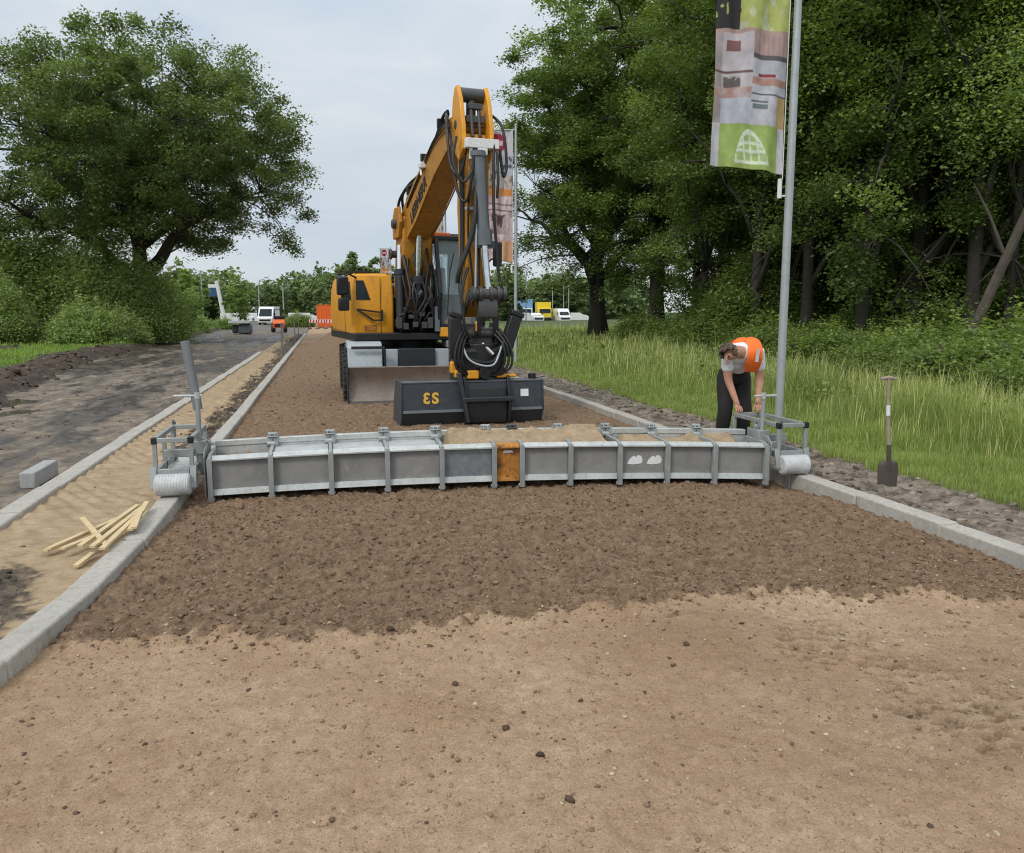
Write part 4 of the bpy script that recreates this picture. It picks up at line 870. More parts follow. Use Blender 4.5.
# hoses along boom and stick
def hoses(lst, r, name='hose', parent=None):
    for pts in lst: part(MB().tube(pts, r, 7), name, 'hose', parent or ub, 0)
def spline(P, n=6):
    P = [Vector(p) for p in P]; out = []
    for i in range(len(P)-1):
        p0 = P[max(i-1, 0)]; p1 = P[i]; p2 = P[i+1]; p3 = P[min(i+2, len(P)-1)]
        for k in range(n):
            t = k/n; out.append(.5*((2*p1)+(p2-p0)*t+(2*p0-5*p1+4*p2-p3)*t*t+(3*p1-p0-3*p2+p3)*t**3))
    return out+[P[-1]]
hoses([spline([Uz(BA-.24, 4.0, 4.80), Uz(BA-.36, 4.45, 4.55), Uz(BA-.36, 4.62, 3.95), Uz(BA-.26, 4.75, 3.75), Uz(BA-.2, 4.82, 4.05)]),
       spline([Uz(BA-.22, 3.9, 4.78), Uz(BA-.31, 4.5, 4.3), Uz(BA-.30, 4.72, 3.55), Uz(BA-.20, 4.85, 3.35), Uz(BA-.14, 4.92, 3.7), Uz(BA-.1, 4.92, 4.1)]),
       spline([Uz(BA+.26, 4.5, 4.75), Uz(BA+.37, 4.75, 4.5), Uz(BA+.40, 4.85, 3.95), Uz(BA+.33, 4.9, 3.75), Uz(BA+.28, 4.9, 4.15)]),
       spline([Uz(BA+.24, 4.9, 4.1), Uz(BA+.24, 4.95, 3.7), Uz(BA+.22, 4.95, 3.4)])], .021)
hoses([spline([Uz(BA-.12, .62, 3.42), Uz(BA-.20, .72, 3.85), Uz(BA-.16, 1.1, 3.98), Uz(BA-.10, 1.9, 4.16), Uz(BA-.12, 2.8, 4.52), Uz(BA-.16, 3.5, 4.82), Uz(BA-.22, 4.0, 4.84)]),
       spline([Uz(BA-.05, .66, 3.45), Uz(BA-.12, .78, 3.80), Uz(BA-.06, 1.2, 3.92), Uz(BA-.02, 2.2, 4.28), Uz(BA-.08, 3.3, 4.72), Uz(BA-.20, 3.95, 4.82)]),
       spline([Uz(BA-.20, .60, 3.30), Uz(BA-.27, .70, 3.72), Uz(BA-.20, 1.02, 3.90), Uz(BA-.14, 1.5, 3.98)])], .026)
rh = random.Random(12)
for k in range(7):     # loose hoses down the front of the lower boom
    a = BA-.26+.085*k; z0 = rh.uniform(2.5, 2.95); hoses([spline([U(a, 1.02, z0), U(a+rh.uniform(-.08, .08), 1.18, z0-.35), U(a+rh.uniform(-.12, .12), 1.34, 2.0), U(a+rh.uniform(-.1, .1), 1.30, 1.62), U(a+rh.uniform(-.1, .1), 1.2, 1.36)])], .022, parent=lb)
for k in range(2):     # along the left face of the boom and the stick
    z0 = .045*k; hoses([spline([U(BA-.225, 1.2, 3.60-z0), U(BA-.23, 2.2, 3.98-z0), U(BA-.235, 3.2, 4.34-z0), U(BA-.27, 4.1, 4.42-z0), U(BA-.32, 4.42, 4.28-z0)])], .013)
for k in range(3): hoses([spline([U(SA-.19, 4.50+.07*k, 4.2), U(SA-.185, 4.52+.06*k, 3.4), U(SA-.18, 4.50+.05*k, 2.6), U(SA-.24, 4.58+.05*k, 2.05), U(SA-.22, 4.70+.04*k, 1.7)])], .017, parent=st)
hoses([spline([U(SA-.30, 4.72, 4.1), U(SA-.40, 4.9, 3.75), U(SA-.30, 5.0, 3.45), U(SA-.16, 5.0, 3.6)]), spline([U(SA+.20, 4.88, 4.08), U(SA+.16, 4.98, 3.2), U(SA+.20, 4.98, 2.6), U(SA+.24, 5.0, 2.1)]), spline([U(SA-.2, 4.9, 2.3), U(SA-.32, 5.0, 1.95), U(SA-.30, 5.05, 1.5), U(SA-.2, 5.0, 1.3)])], .022, parent=st)
mb = MB()
for b, z in ((1.2, 3.84), (2.3, 4.30), (3.4, 4.72)): mb.box(-.22, .06, -.04, .04, -.05, .10, lambda x, y, q, b=b, z=z: Uz(BA+x, b+y, z+q))
part(mb, 'hose_clamp', 'black', ub, .006)
mb = MB(); mb.box(-.05, .05, -.08, .08, -.05, .05, lambda x, y, q: Uz(BA-.26+x, 2.55+y, 4.18+q)); mb.cyl(Uz(BA-.27, 2.5, 4.15), Uz(BA-.29, 2.6, 4.0), .02); part(mb, 'work_lamp', 'white', ub, .012)
mb = MB()
mb.tube(spline([Uz(SA-.05, 4.85, 3.9), Uz(SA-.10, 4.95, 3.2), Uz(SA-.16, 4.95, 2.8), Uz(SA-.32, 4.9, 2.3), Uz(SA-.34, 4.85, 2.1)]), .035, 8); mb.tube(spline([Uz(SA-.14, 4.82, 3.6), Uz(SA-.18, 4.85, 2.9), Uz(SA-.10, 4.85, 2.0), Uz(SA-.12, 4.85, 1.75)]), .016, 8)
mb.tube(spline([Uz(SA-.02, 4.84, 3.2), Uz(SA-.02, 4.84, 2.2), Uz(SA-.02, 4.84, 1.9)]), .016, 8); part(mb, 'stick_hose', 'hose', st, 0)
# linkage
mb = MB(); mb.cyl(Uz(CA-.24, 4.93, 1.93), Uz(CA+.27, 4.93, 1.93), .085, n=18)
for q in (-.20, -.1, .06, .17, .26): mb.cyl(Uz(CA+q-.025, 4.93, 1.93), Uz(CA+q+.025, 4.93, 1.93), .115, n=18)
lk = part(mb, 'link_pin', 'greasy', st, .006)
mb = MB(); mb.prism([(4.97, 1.90), (5.01, 1.76), (4.99, 1.60), (4.90, 1.60), (4.90, 1.9)], CA-.13, CA+.16, Uz); lkp = part(mb, 'bucket_link', 'greasy', st, .015)
for s in (-1, 1): part(MB().prism([(4.99, 1.64), (4.96, 1.34), (4.86, 1.34), (4.90, 1.64)], CA+.015+s*.13-.03, CA+.015+s*.13+.03, Uz), 'link_arm', 'black', lkp, .01)
for s in (-1, 1):
    mb = MB(); mb.prism([(4.95, 1.92), (4.55, 1.55), (4.48, 1.62), (4.86, 2.0)], CA+s*.22, CA+s*.25, Uz); part(mb, 'side_link', 'greasy', st, .006)
# tilt rotator + coupler
tr = part(MB().cyl(K(0.02, .05, .84), K(0.02, .05, 1.2), .34, n=28), 'tiltrotator', 'black', bevel=.02)
mb = MB(); mb.prism([(.25, .78), (.30, 1.10), (.14, 1.42), (-.16, 1.42), (-.25, 1.10), (-.25, .78)], -.20, .22, K); mb.prism([(.36, .74), (.38, 1.12), (.10, 1.24), (.10, .74)], -.30, .34, K); mb.prism([(.30, .60), (.30, .78), (-.2, .78), (-.2, .60)], -.36, .42, K); part(mb, 'rotator_housing', 'black', tr, .04)
mb = MB(); mb.cyl(K(-.20, .16, 1.34), K(.22, .16, 1.34), .085, n=18); part(mb, 'coupler_pin', 'greasy', tr, .008)
mb = MB(); mb.cyl(K(.0, .34, 1.20), K(.16, .38, 1.04), .035, n=12); part(mb, 'grease_rod', 'chrome', tr, .004)
for s, c, e in ((-1, (-.37, .28, .98), (-.38, .28, 1.56)), (1, (.34, .28, 1.02), (.52, .28, 1.58))):
    mb = MB(); mb.bar(K(*c), K(*e), .17, .20, (0, 1, 0)); mb.bar(K(e[0]+.005, e[1], e[2]+.002), K(e[0]+.03, e[1], e[2]+.07), .20, .20, (0, 1, 0)); part(mb, 'tilt_cylinder', 'black', tr, .015)
mb = MB()
for s, m_ in ((-1, 1), (1, 1)):
    for q in (-.05, .0, .05):
        mb.tube(spline([K(s*(.22+q*.5), .32, 1.38+q), K(s*(.34+q), .44, 1.18), K(s*(.36+q), .46, .92-q*.5), K(s*(.24+q*.4), .42, .76), K(s*.12, .36, .74)]), .017, 7)
mb.tube(spline([K(-.30, .36, 1.28), K(-.26, .46, 1.04), K(-.05, .50, .94), K(.16, .48, .97), K(.30, .42, 1.22)]), .02, 7); part(mb, 'hose_loop', 'hose', tr, 0)
mb = MB(); mb.tube(spline([K(-.30, .38, 1.24), K(-.24, .50, 1.0), K(-.05, .54, .90), K(.14, .52, .92), K(.26, .46, 1.16)]), .013, 6); part(mb, 'guard_bar', 'lightgrey', tr, 0)
mb = MB(); mb.box(-.24, -.06, .34, .44, .70, .82, K); mb.box(.20, .50, .30, .42, .71, .76, K); mb.box(-.46, -.38, .26, .38, .78, .95, K); mb.box(-.41, -.32, .30, .42, .72, .83, K); mb.cyl(K(-.04, .30, 1.36), K(-.04, .30, 1.52), .04); part(mb, 'yellow_bracket', 'yellow', tr, .02)
mb = MB(); mb.cyl(K(.02, .34, .78), K(.02, .46, .78), .09, n=16); part(mb, 'swivel_cap', 'black', tr, .01)
# ditching bucket (opening towards the machine)
B0, B1 = -1.17, .88
bo_ = [(.36, .665), (.425, .655), (.455, .27), (.33, .06), (.26, .03), (-.30, .035), (-.30, .06), (.25, .06), (.315, .085), (.425, .28), (.395, .63), (-.02, .635), (-.02, .665)]
bk = part(MB().prism(bo_, B0, B1, K), 'bucket', 'bucket', None, .006, 18, 'wide slate grey ditching bucket')
mb = MB(); 
for a0, a1 in ((B0-.022, B0+.003), (B1-.003, B1+.022)): mb.prism([(.36, .69), (.445, .68), (.475, .265), (.34, .04), (.25, .01), (-.34, .02), (-.22, .42), (-.02, .69)], a0, a1, K)
part(mb, 'side_plate', 'bucket', bk, .008)
mb = MB(); mb.prism([(.444, .30), (.462, .298), (.468, .262), (.45, .262)], B0+.003, B1-.003, K); part(mb, 'wear_strip', 'midgrey', bk, .003); mb = MB(); mb.prism([(.34, .666), (.432, .656), (.44, .676), (.34, .686)], B0+.003, B1-.003, K); part(mb, 'top_edge', 'midgrey', bk, .003)
for s, c0, c1 in ((-1, -.30, -.25), (1, .34, .39)):
    mb = MB(); mb.prism([(.50, .08), (.56, .40), (.44, .74), (.0, .80), (.0, .60), (.40, .3)], c0, c1, K); part(mb, 'bracket_plate', 'black', bk, .008)
mb = MB(); mb.prism([(.16, .70), (.20, 1.3), (-.1, 1.55), (-.2, .70)], -.33, -.20, K); mb.prism([(.16, .70), (.20, 1.3), (-.1, 1.5), (-.2, .70)], .22, .36, K); part(mb, 'coupler_cheek', 'black', tr, .02)
mb = MB(); mb.prism([(.48, .10), (.50, .40), (.36, .74), (.0, .78), (.0, .60), (.40, .1)], -.25, .34, K); part(mb, 'bracket_box', 'black', bk, .015)
mb = MB(); mb.bar(K(-.34, .55, .43), K(.43, .55, .43), .07, .07); mb.bar(K(-.38, .50, .80), K(-.26, .56, .12), .06, .10); part(mb, 'hook_bar', 'darkgrey', bk, .015)
mb = MB(); mb.cyl(K(.76, .33, .66), K(.76, .33, .76), .055); mb.box(.70, .82, .28, .38, .66, .69, K); part(mb, 'mounting_stud', 'black', bk, .006)
mb = MB(); mb.add([K(.55, .449, .45), K(.67, .449, .45), K(.67, .441, .55), K(.55, .441, .55)], [(0, 1, 2, 3)]); o = part(mb, 'sticker', 'white', bk, 0)
xd = K(1, 0, 0)-K(0, 0, 0)
# painted mark: a rounded reversed-looking E beside an S
place_text(text_mesh('3', .21, .002, .008), 'bucket_mark', 'logo', bk, K(-.83, .450, .45), -xd, Vector((0, 0, 1)))
place_text(text_mesh('S', .21, .002, .008), 'bucket_mark', 'logo', bk, K(-.705, .450, .45), xd, Vector((0, 0, 1)))
# ------------------------------------------------------------------ levelling beam
XR = [-1.024, -0.499, 0.027, 0.529, 1.023, 1.507, 1.767, 2.227, 2.705, 3.172, 3.646, 4.17]
def by(x): return 7.50-.09*(x+1.1)
def bz(x): return .108-.062*((x-1.6)/2.7)**2
beam = empty('levelling_beam', (1.6, 7.5, 0), 'long grey ribbed screed beam lying across the whole road from kerb to kerb', 'levelling beam')
def bpart(mb, name, mat, parent=None, bevel=.004, label=None):
    o = mb.build(name, M[mat], parent or beam, bevel)
    if label: o['label'] = label
    return o
def P3(x, dy, z): return Vector((x, by(x)+dy, bz(x)+z))
def seg_hexa(mb, x0, x1, prof):
    """4-point profile (dy, z) swept from x0 to x1"""
    return mb.hexa([P3(x0, *prof[0]), P3(x0, *prof[1]), P3(x0, *prof[2]), P3(x0, *prof[3]), P3(x1, *prof[0]), P3(x1, *prof[1]), P3(x1, *prof[2]), P3(x1, *prof[3])])
for i in range(11):
    x0, x1 = XR[i]+.018, XR[i+1]-.018; rust = i == 5
    pl = bpart(seg_hexa(MB(), x0, x1, [(0, .055), (.008, .055), (.008, .315), (0, .315)]), 'front_panel', 'rust' if rust else ('spangle' if i == 4 else 'panel'), None, .002,
               'rusty orange panel near the middle of the beam' if rust else ('spangled zinc panel left of the rusty orange one' if i == 4 else None))
    m2 = 'rust' if rust else 'galv_bright'
    bpart(seg_hexa(MB(), x0, x1, [(-.045, .315), (.012, .345), (.012, .362), (-.045, .332)]), 'top_flange', m2, pl, .003)
    bpart(seg_hexa(MB(), x0, x1, [(-.035, .004), (-.012, .0), (.004, .055), (-.020, .060)]), 'bottom_lip', m2, pl, .003)
    if i == 8:
        for c in (x0+.07, x0+.26):
            mb = MB(); q = [P3(c+px_, -.004, pz_) for px_, pz_ in ((0, .145), (.05, .138), (.10, .143), (.14, .15), (.15, .185), (.135, .222), (.10, .23), (.085, .21), (.06, .224), (.03, .20), (.01, .175))]; mb.add(q, [tuple(range(11))]); mb.build('worn_patch', M['white'], pl, 0, 0)
    if rust:
        mb = MB(); mb.add([P3(x0+.07, -.004, .265), P3(x0+.17, -.004, .27), P3(x0+.16, -.004, .292), P3(x0+.08, -.004, .29)], [(0, 1, 2, 3)]); mb.build('label_sticker', M['white'], pl, 0, 0)
# back wall, floor of the trough and back rail
mb = MB(); mb2 = MB(); mb3 = MB()
for i in range(11):
    x0, x1 = XR[i], XR[i+1]
    seg_hexa(mb, x0+.003, x1-.003, [(.38, .02), (.388, .02), (.388, .40), (.38, .40)]); seg_hexa(mb2, x0+.003, x1-.003, [(.012, .10), (.376, .10), (.376, .106), (.012, .106)])
    seg_hexa(mb3, x0+.002, x1-.002, [(.37, .385), (.43, .385), (.43, .44), (.37, .44)])
bpart(mb, 'back_wall', 'galv_bright'); bpart(mb2, 'trough_floor', 'galv'); bpart(mb3, 'back_rail', 'galv_bright', None, .006)
mb = MB()
for i in range(11): seg_hexa(mb, XR[i]+.02, XR[i+1]-.02, [(.05, .335), (.37, .355), (.37, .361), (.05, .341)]) if i in (1, 2, 3) else None
bpart(mb, 'cover_sheet', 'galv_bright')
for i, x in enumerate(XR):
    rm = 'rust' if i in (6,) else 'galv'
    mb = MB(); w = .016
    mb.prism([(-.055, -.045), (-.055, .05), (-.03, .10), (-.052, .35), (.03, .375), (.37, .38), (.37, .33), (.03, .32), (.0, .02), (-.02, -.045)], x-w, x+w, lambda a, b, z: P3(x, 0, 0)+Vector((a-x, b, z)))
    rb = bpart(mb, 'rib', 'galv', None, .004)
    mb = MB(); mb.bar(P3(x, -.062, -.05), P3(x, -.062, .34), .045, .012, (0, 1, 0)); mb.cyl(P3(x-.03, -.04, -.035), P3(x+.03, -.04, -.035), .018); bpart(mb, 'rib_flange', 'galv', rb, .003)
    if 0 < i < 11:
        mb = MB(); mb.box(x-.05, x+.05, -.035, .075, 0, .012, lambda a, b, c: P3(x, .375, .445)+Vector((a-x, b, c))); 
        for s in (-1, 1): mb.prism([(-.03, .012), (.06, .012), (.03, .034), (.0, .034)], s*.022-.005, s*.022+.005, lambda a, b, z: P3(x, .375, .445)+Vector((a, b, z)))
        c = P3(x, .39, .472); mb.cyl(c-Vector((.045, 0, 0)), c+Vector((.045, 0, 0)), .015); mb.cyl(P3(x-.05, .345, .385), P3(x+.05, .345, .385), .028); mb.cyl(P3(x+.03, .33, .35), P3(x+.03, .33, .42), .013)
        bpart(mb, 'hinge_bracket', 'greasy' if i in (6,) else 'galv', rb, .003)
# end plates
for x in (XR[0]-.045, XR[-1]+.045):
    mb = MB(); mb.prism([(-.03, -.01), (-.05, .36), (.02, .42), (.42, .46), (.42, .02)], -.006, .006, lambda a, b, z, x=x: P3(x, 0, 0)+Vector((a, b, z))); bpart(mb, 'end_plate', 'galv', None, .002)
# carriages that ride on the kerbs
def carriage(xa, xb, y0, y1, side):
    f = MB(); zt = .585; t = .04
    cg = None
    mb = MB()
    for y in (y0, y1): mb.bar((xa, y, zt), (xb, y, zt), t, t)
    for x in (xa, xb): mb.bar((x, y0+.022, zt), (x, y1-.022, zt), t, t)
    cg = bpart(mb, 'carriage', 'galv', None, .004)
    for x in (xa, xb):
        for y in (y0, (y0+y1)/2, y1):
            bpart(MB().bar((x, y, .19), (x, y, zt-.022), .036, .036), 'post', 'galv', cg, .004)
    mb = MB()
    for x in (xa, xb): mb.bar((x, y0+.02, .30), (x, y1-.02, .30), .036, .06)
    for y, z in ((y0, .30), (y1, .30), (y0+.30, .42)): mb.bar((xa+.02, y, z), (xb-.02, y, z), .036, .07)
    bpart(mb, 'lower_rail', 'galv', cg, .004)
    bpart(MB().box(xa+.03, xb-.03, y0+.32, y1-.03, .255, .268), 'tread_plate', 'galv_bright', cg, .003)
    for x in (xa, xb): bpart(MB().box(x-.024, x+.024, y0-.026, y0+.026, zt-.03, zt+.026), 'rubber_cap', 'black', cg, .006)
    for y in (y0-.06, y1):
        c0, c1 = Vector((xa+.03, y, .205)), Vector((xb-.03, y, .205))
        if y < y0: c0, c1 = Vector((xa+.0, y, .205)), Vector((xb-.01, y, .205))
        w = (c1-c0).length; pr = [(.0, 0), (.08, 0), (.095, .012)]
        for k in range(1, 12): pr += [(.095, w*k/12-.004), (.092, w*k/12), (.095, w*k/12+.004)]
        pr += [(.095, w-.012), (.08, w), (.0, w)]
        bpart(MB().lathe(pr, c0, (1, 0, 0), 28), 'roller', 'roller', cg, 0)
        for x in (xa-.02, xb+.012): bpart(MB().bar((x, y, .17), (x, y+.05, .36), .014, .05, (1, 0, 0)), 'roller_bracket', 'galv', cg, .003)
    return cg
cl = carriage(-1.45, -1.155, 7.36, 8.22, -1)
cr = carriage(4.29, 4.58, 6.98, 7.86, 1)
# adjusting spindles with T-handles
for x, y, h in ((-1.135, 7.72, .93), (4.215, 7.16, .86)):
    mb = MB(); mb.cyl((x, y, .20), (x, y, h), .022, n=12); mb.cyl((x, y, .22), (x, y, .50), .035, n=12); sp = bpart(mb, 'spindle', 'galv', None, 0)
    mb = MB(); mb.cyl((x-(.20 if x < 0 else .10), y, h), (x+(.04 if x < 0 else .14), y, h), .012, n=8); mb.cyl((x, y, h-.03), (x, y, h+.03), .026, n=10); bpart(mb, 'spindle_handle', 'galv_bright', sp, 0)
    mb = MB(); mb.box(x-.06, x+.06, y-.05, y+.05, .40, .52); mb.bar((x-.05, y+.05, .56), (x+.12, y+.05, .47), .03, .03); bpart(mb, 'spindle_bracket', 'galv', sp, .006)
# grey pipe slid over the left spindle
mb = MB(); a, b = Vector((-1.135, 7.74, .80)), Vector((-1.225, 7.80, 1.42)); d = (b-a).normalized()
mb.lathe([(.041, 0), (.041, (b-a).length), (.035, (b-a).length), (.035, .0)], a, d, 20); o = mb.build('grey_pipe', M['pvc'], None, 0); tag(o, 'dark grey plastic pipe standing upright over the left spindle of the beam', 'pipe')
# sand lying in the trough
def trough_sand(x0, x1, top, seed, mat, label):
    xs_ = np.linspace(x0, x1, int((x1-x0)/.012)+2); ds = np.linspace(.03, .37, 30)
    Xg, Dg = np.meshgrid(xs_, ds)
    env_ = sst(0, .12, Xg-x0)*sst(0, .12, x1-Xg); Yg = 7.50-.09*(Xg+1.1)+Dg; base = .108-.062*((Xg-1.6)/2.7)**2
    Zg = base+.25+(top-.25)*env_*(.55+.9*fbm(Xg*3, Dg*5, seed))*(.75+.35*Dg/.37)+.035*(fbm(Xg*14, Dg*14, seed+1)-.5)+.02*(fbm(Xg*40, Dg*40, seed+2)-.5)
    Zg = np.minimum(Zg, base+.32+.16*Dg/.37)
    v = np.stack([Xg, Yg, Zg], -1).reshape(-1, 3); nx = len(xs_); i = np.arange(nx-1)[None, :]+np.arange(29)[:, None]*nx; q = np.stack([i, i+1, i+1+nx, i+nx], -1).reshape(-1)
    o = link('sand_heap', raw_mesh('sand_heap', v, q, 4, {'brown': ('POINT', np.zeros(len(v))), 'dark': ('POINT', np.full(len(v), .12))}, True), M[mat]); tag(o, label, kind='stuff')
trough_sand(1.04, 2.70, .44, 201, 'strip', 'pale sand heaped in the middle of the beam trough')
trough_sand(-1.05, -.62, .30, 205, 'road', 'thin brown dirt in the left end of the beam trough')
trough_sand(2.75, 4.10, .36, 209, 'strip', 'pale sand left in the right bays of the beam trough')
# ------------------------------------------------------------------ spade, laths, loose kerb block, stakes
def sz(x, y): return float(soil_z(np.array(float(x)), np.array(float(y))))
sx, sy = 5.15, 6.48; g0 = sz(sx, sy)
spd = empty('spade', (sx, sy, g0), 'muddy spade with a wooden T-handle stuck upright in the grey soil', 'spade')
T = Vector((-.035, .03, 1.02)); o0 = Vector((sx, sy, g0))
mb = MB(); rows = []
for k, (z, w) in enumerate(((-.06, .075), (.0, .088), (.10, .095), (.20, .093), (.235, .085), (.25, .03))):
    for j in range(7):
        t = (j-3)/3; rows.append(o0+Vector((RGT[0]*w*t, RGT[1]*w*t, z))+Vector((FWD[0], FWD[1], 0))*(.02*t*t-.02+.02*z)); 
front = rows; back = [p+Vector((FWD[0]*.006, FWD[1]*.006, 0)) for p in rows]; fs = []
for r in range(5):
    for j in range(6): a = r*7+j; fs += [(a, a+1, a+8, a+7), (a+42, a+49, a+50, a+43)]
for r in range(5): fs += [(r*7, r*7+7, r*7+49, r*7+42), (r*7+6, r*7+48, r*7+55, r*7+13)]
for j in range(6): fs += [(35+j, 36+j, 78+j, 77+j)]
mb.add(front+back, fs); mb.build('blade', M['spade'], spd, 0)
mb = MB(); mb.tube([o0+Vector((0, -.0, .08)), o0+Vector((-.004, -.006, .22)), o0+Vector((-.008, .0, .40))], [.010, .022, .022], 10); mb.build('socket', M['spade'], spd, 0)
mb = MB(); mb.tube([o0+Vector((-.008, .0, .38)), o0+T*.6, o0+T], [.0185, .017, .016], 12); hd = mb.build('handle', M['oldwood'], spd, 0)
mb = MB(); mb.tube([o0+T+Vector(RGT+(0,))*-.075+Vector((0, 0, -.004)), o0+T+Vector((0, 0, .008)), o0+T+Vector(RGT+(0,))*.075+Vector((0, 0, -.004))], [.014, .02, .014], 10); mb.build('grip', M['oldwood'], hd, 0)
mb = MB(); mb.tube([o0+T*.66, o0+T*.755], .0185, 12); mb.build('pale_band', M['white'], hd, 0)
# loose kerb block on the mud
mb = MB(); a = math.atan2(-.985, .02); 
def KB(x, y, z): return Vector((-2.86+x, 8.93+y, .02+z))
mb.box(-.07, .07, -.36, .36, -.05, .11, KB); o = mb.build('kerb_block', M['concrete_rough'], None, .012); tag(o, 'single loose concrete kerb block lying on the mud left of the kerb', 'kerb block')
# laths
rl = random.Random(4)
LATH = [((45, 551), (125, 516)), ((48, 549), (142, 508)), ((62, 549), (135, 520)), ((82, 518), (106, 545)), ((80, 546), (138, 505)), ((92, 547), (144, 506)), ((102, 549), (143, 510)), ((130, 530), (147, 502)), ((134, 528), (140, 512)), ((76, 566), (93, 553))]
labs = ['long pale lath at the outer left of the pile', 'longest pale lath, lowest at the left of the pile', 'pale lath just above the lowest long one', 'short lath lying crosswise on top of the others', 'pale lath through the middle of the pile', 'thick lath in the middle of the pile, ending near the kerb', 'lath nearest the left road kerb in the pile', 'short lath standing up at the kerb end of the pile', 'small lath end under the upright short one', 'single thin lath lying alone below the pile']
gp = gpx
for i, (p, q) in enumerate(LATH):
    z = .06+.012*i if i < 9 else .05
    a = gp(*p, z+(.05 if i == 3 else 0)); b = gp(*q, z+(.03 if i > 3 and i < 9 else .01))
    tag(MB().bar(a, b, .038, .018).build('wooden_lath', M['timber'], None, .002), labs[i], 'lath', 'wooden laths in a loose pile on the sand')
# survey stakes along the left kerb
for (u, F, h, w, lab, mt) in [(283, 31.0, 1.25, .07, 'grey steel survey post standing nearest beside the end of the short kerb', 'midgrey'), (296, 46, 1.5, .06, 'thin dark survey post farther along the left kerb', 'oldwood'), (170, 10.6, .24, .045, 'short grey peg beside the left kerb, behind the pipe', 'midgrey'), (300, 62, 1.6, .06, 'farthest thin survey post on the left, before the white van', 'oldwood')]:
    p = at(u, F); mb = MB(); mb.bar(p+Vector((0, 0, -.1)), p+Vector((.01, 0, h)), w, w*.6); mb.bar(p+Vector((0, -.02, h-.01)), p+Vector((.01, -.02, h+.03)), w*.7, w*.5); tag(mb.build('survey_post', M[mt], None, .004), lab, 'post', 'survey posts beside the road')
# ------------------------------------------------------------------ flags
def flag_tex(u, v, kind):
    """printed picture on the cloth; u across (0 outer edge, 1 at the pole), v upwards from the bottom hem"""
    n = fbm(np.array(u*9.), np.array(v*22.), 301+kind, 3); n = float(n)
    if kind == 0:
        vr = v; v = v*1.31 if v < .145 else (.19+(v-.145)*2.0 if v < .45 else .80+(v-.45)*.36)
        if v < .19:
            # green field with a white arched emblem
            if u < .10 or u > .90: return (.70, .68, .74)
            cu, cv = (u-.50+.06*(vr-.07)/.1)/.24, (vr-.018)/.112
            if 0 < cv < 1-.95*max(0, abs(cu))**2.2 and abs(cu) < 1:
                edge = cv > .84-.80*abs(cu)**2.2 or abs(cu) > .86 or cv < .08
                grid = abs(cu) < .05 or abs(abs(cu)-.42) < .05 or abs(cv-.36) < .045 or abs(cv-.62+.25*cu*cu) < .045
                return (.80, .86, .74) if (edge or grid) else (.50, .64, .28)
            return (.42, .55, .17)
        if v > .80:
            if u < .30+.9*(v-.80)*(n-.2) and n < .72: return (.045, .045, .05)
            if v < .86: return (.55, .60, .20) if n > .42 else (.62, .66, .45)
            return (.30, .36, .12) if n > .5 else (.06, .06, .06)
        if v > .775: return (.55, .40, .36)
        if u > .48:
            if .615 < v < .645: return (.16, .15, .16)
            if v > .645: return (.56, .40, .38) if (u*14) % 1 > .12 else (.40, .29, .28)
            if .50 < v < .525 and .58 < u < .82: return (.36, .07, .07)
            if .45 < v < .50: return (.56, .34, .28)
            if .385 < v < .40 or (.34 < v < .35 and u < .72): return (.16, .17, .20)
            if .30 < v < .33 and .5 < u < .72: return (.22, .26, .28)
            if u > .86 and v < .40: return (.62, .46, .24)
            return (.62, .62, .68)
        if .66 < v < .73 and .14 < u < .32: return (.32, .16, .16)
        if .52 < v < .535: return (.22, .14, .14)
        if .43 < v < .50 and .12 < u < .32: return (.20, .17, .18) if n > .47 else (.55, .48, .46)
        if .36 < v < .43: return (.58, .38, .34) if n > .5 else (.62, .52, .52)
        if u < .10: return (.50, .44, .44)
        return (.66, .62, .66) if v > .36 else (.64, .66, .74)
    # second print: roundel, street scene, orange band, dark lettering blocks
    if v > .80:
        du, dv = (u-.45)/.27, (v-.905)/.075
        if du*du+dv*dv < 1: return (.68, .56, .58) if abs(dv) < .22 and abs(du) < .7 else (.42, .03, .07)
        return (.70, .68, .72)
    if v > .56: return (.10, .12, .18) if n > .60 else ((.58, .60, .66) if u > .45 and v > .66 else ((.44, .32, .22) if n > .42 else (.62, .58, .58)))
    if v > .50: return (.72, .34, .10)
    if .43 < v < .445 or .385 < v < .40: return (.16, .12, .13)
    if .20 < v < .36 and .2 < u < .75: return (.16, .09, .10) if n > .47 else (.50, .40, .40)
    if v < .16 and u > .5: return (.72, .44, .26)
    return (.60, .44, .44) if n > .52 else (.74, .66, .66)
mflag, nt, b = nodes_of('printed_cloth'); a_ = N(nt, 'ShaderNodeAttribute', attribute_name='print'); nt.links.new(a_.outputs['Color'], b.inputs['Base Color']); b.inputs['Roughness'].default_value = .7
t_ = N(nt, 'ShaderNodeBsdfTranslucent'); nt.links.new(a_.outputs['Color'], t_.inputs[0]); mx = N(nt, 'ShaderNodeMixShader', Fac=.35); nt.links.new(b.outputs[0], mx.inputs[1]); nt.links.new(t_.outputs[0], mx.inputs[2]); nt.links.new(mx.outputs[0], nt.nodes['Material Output'].inputs[0])
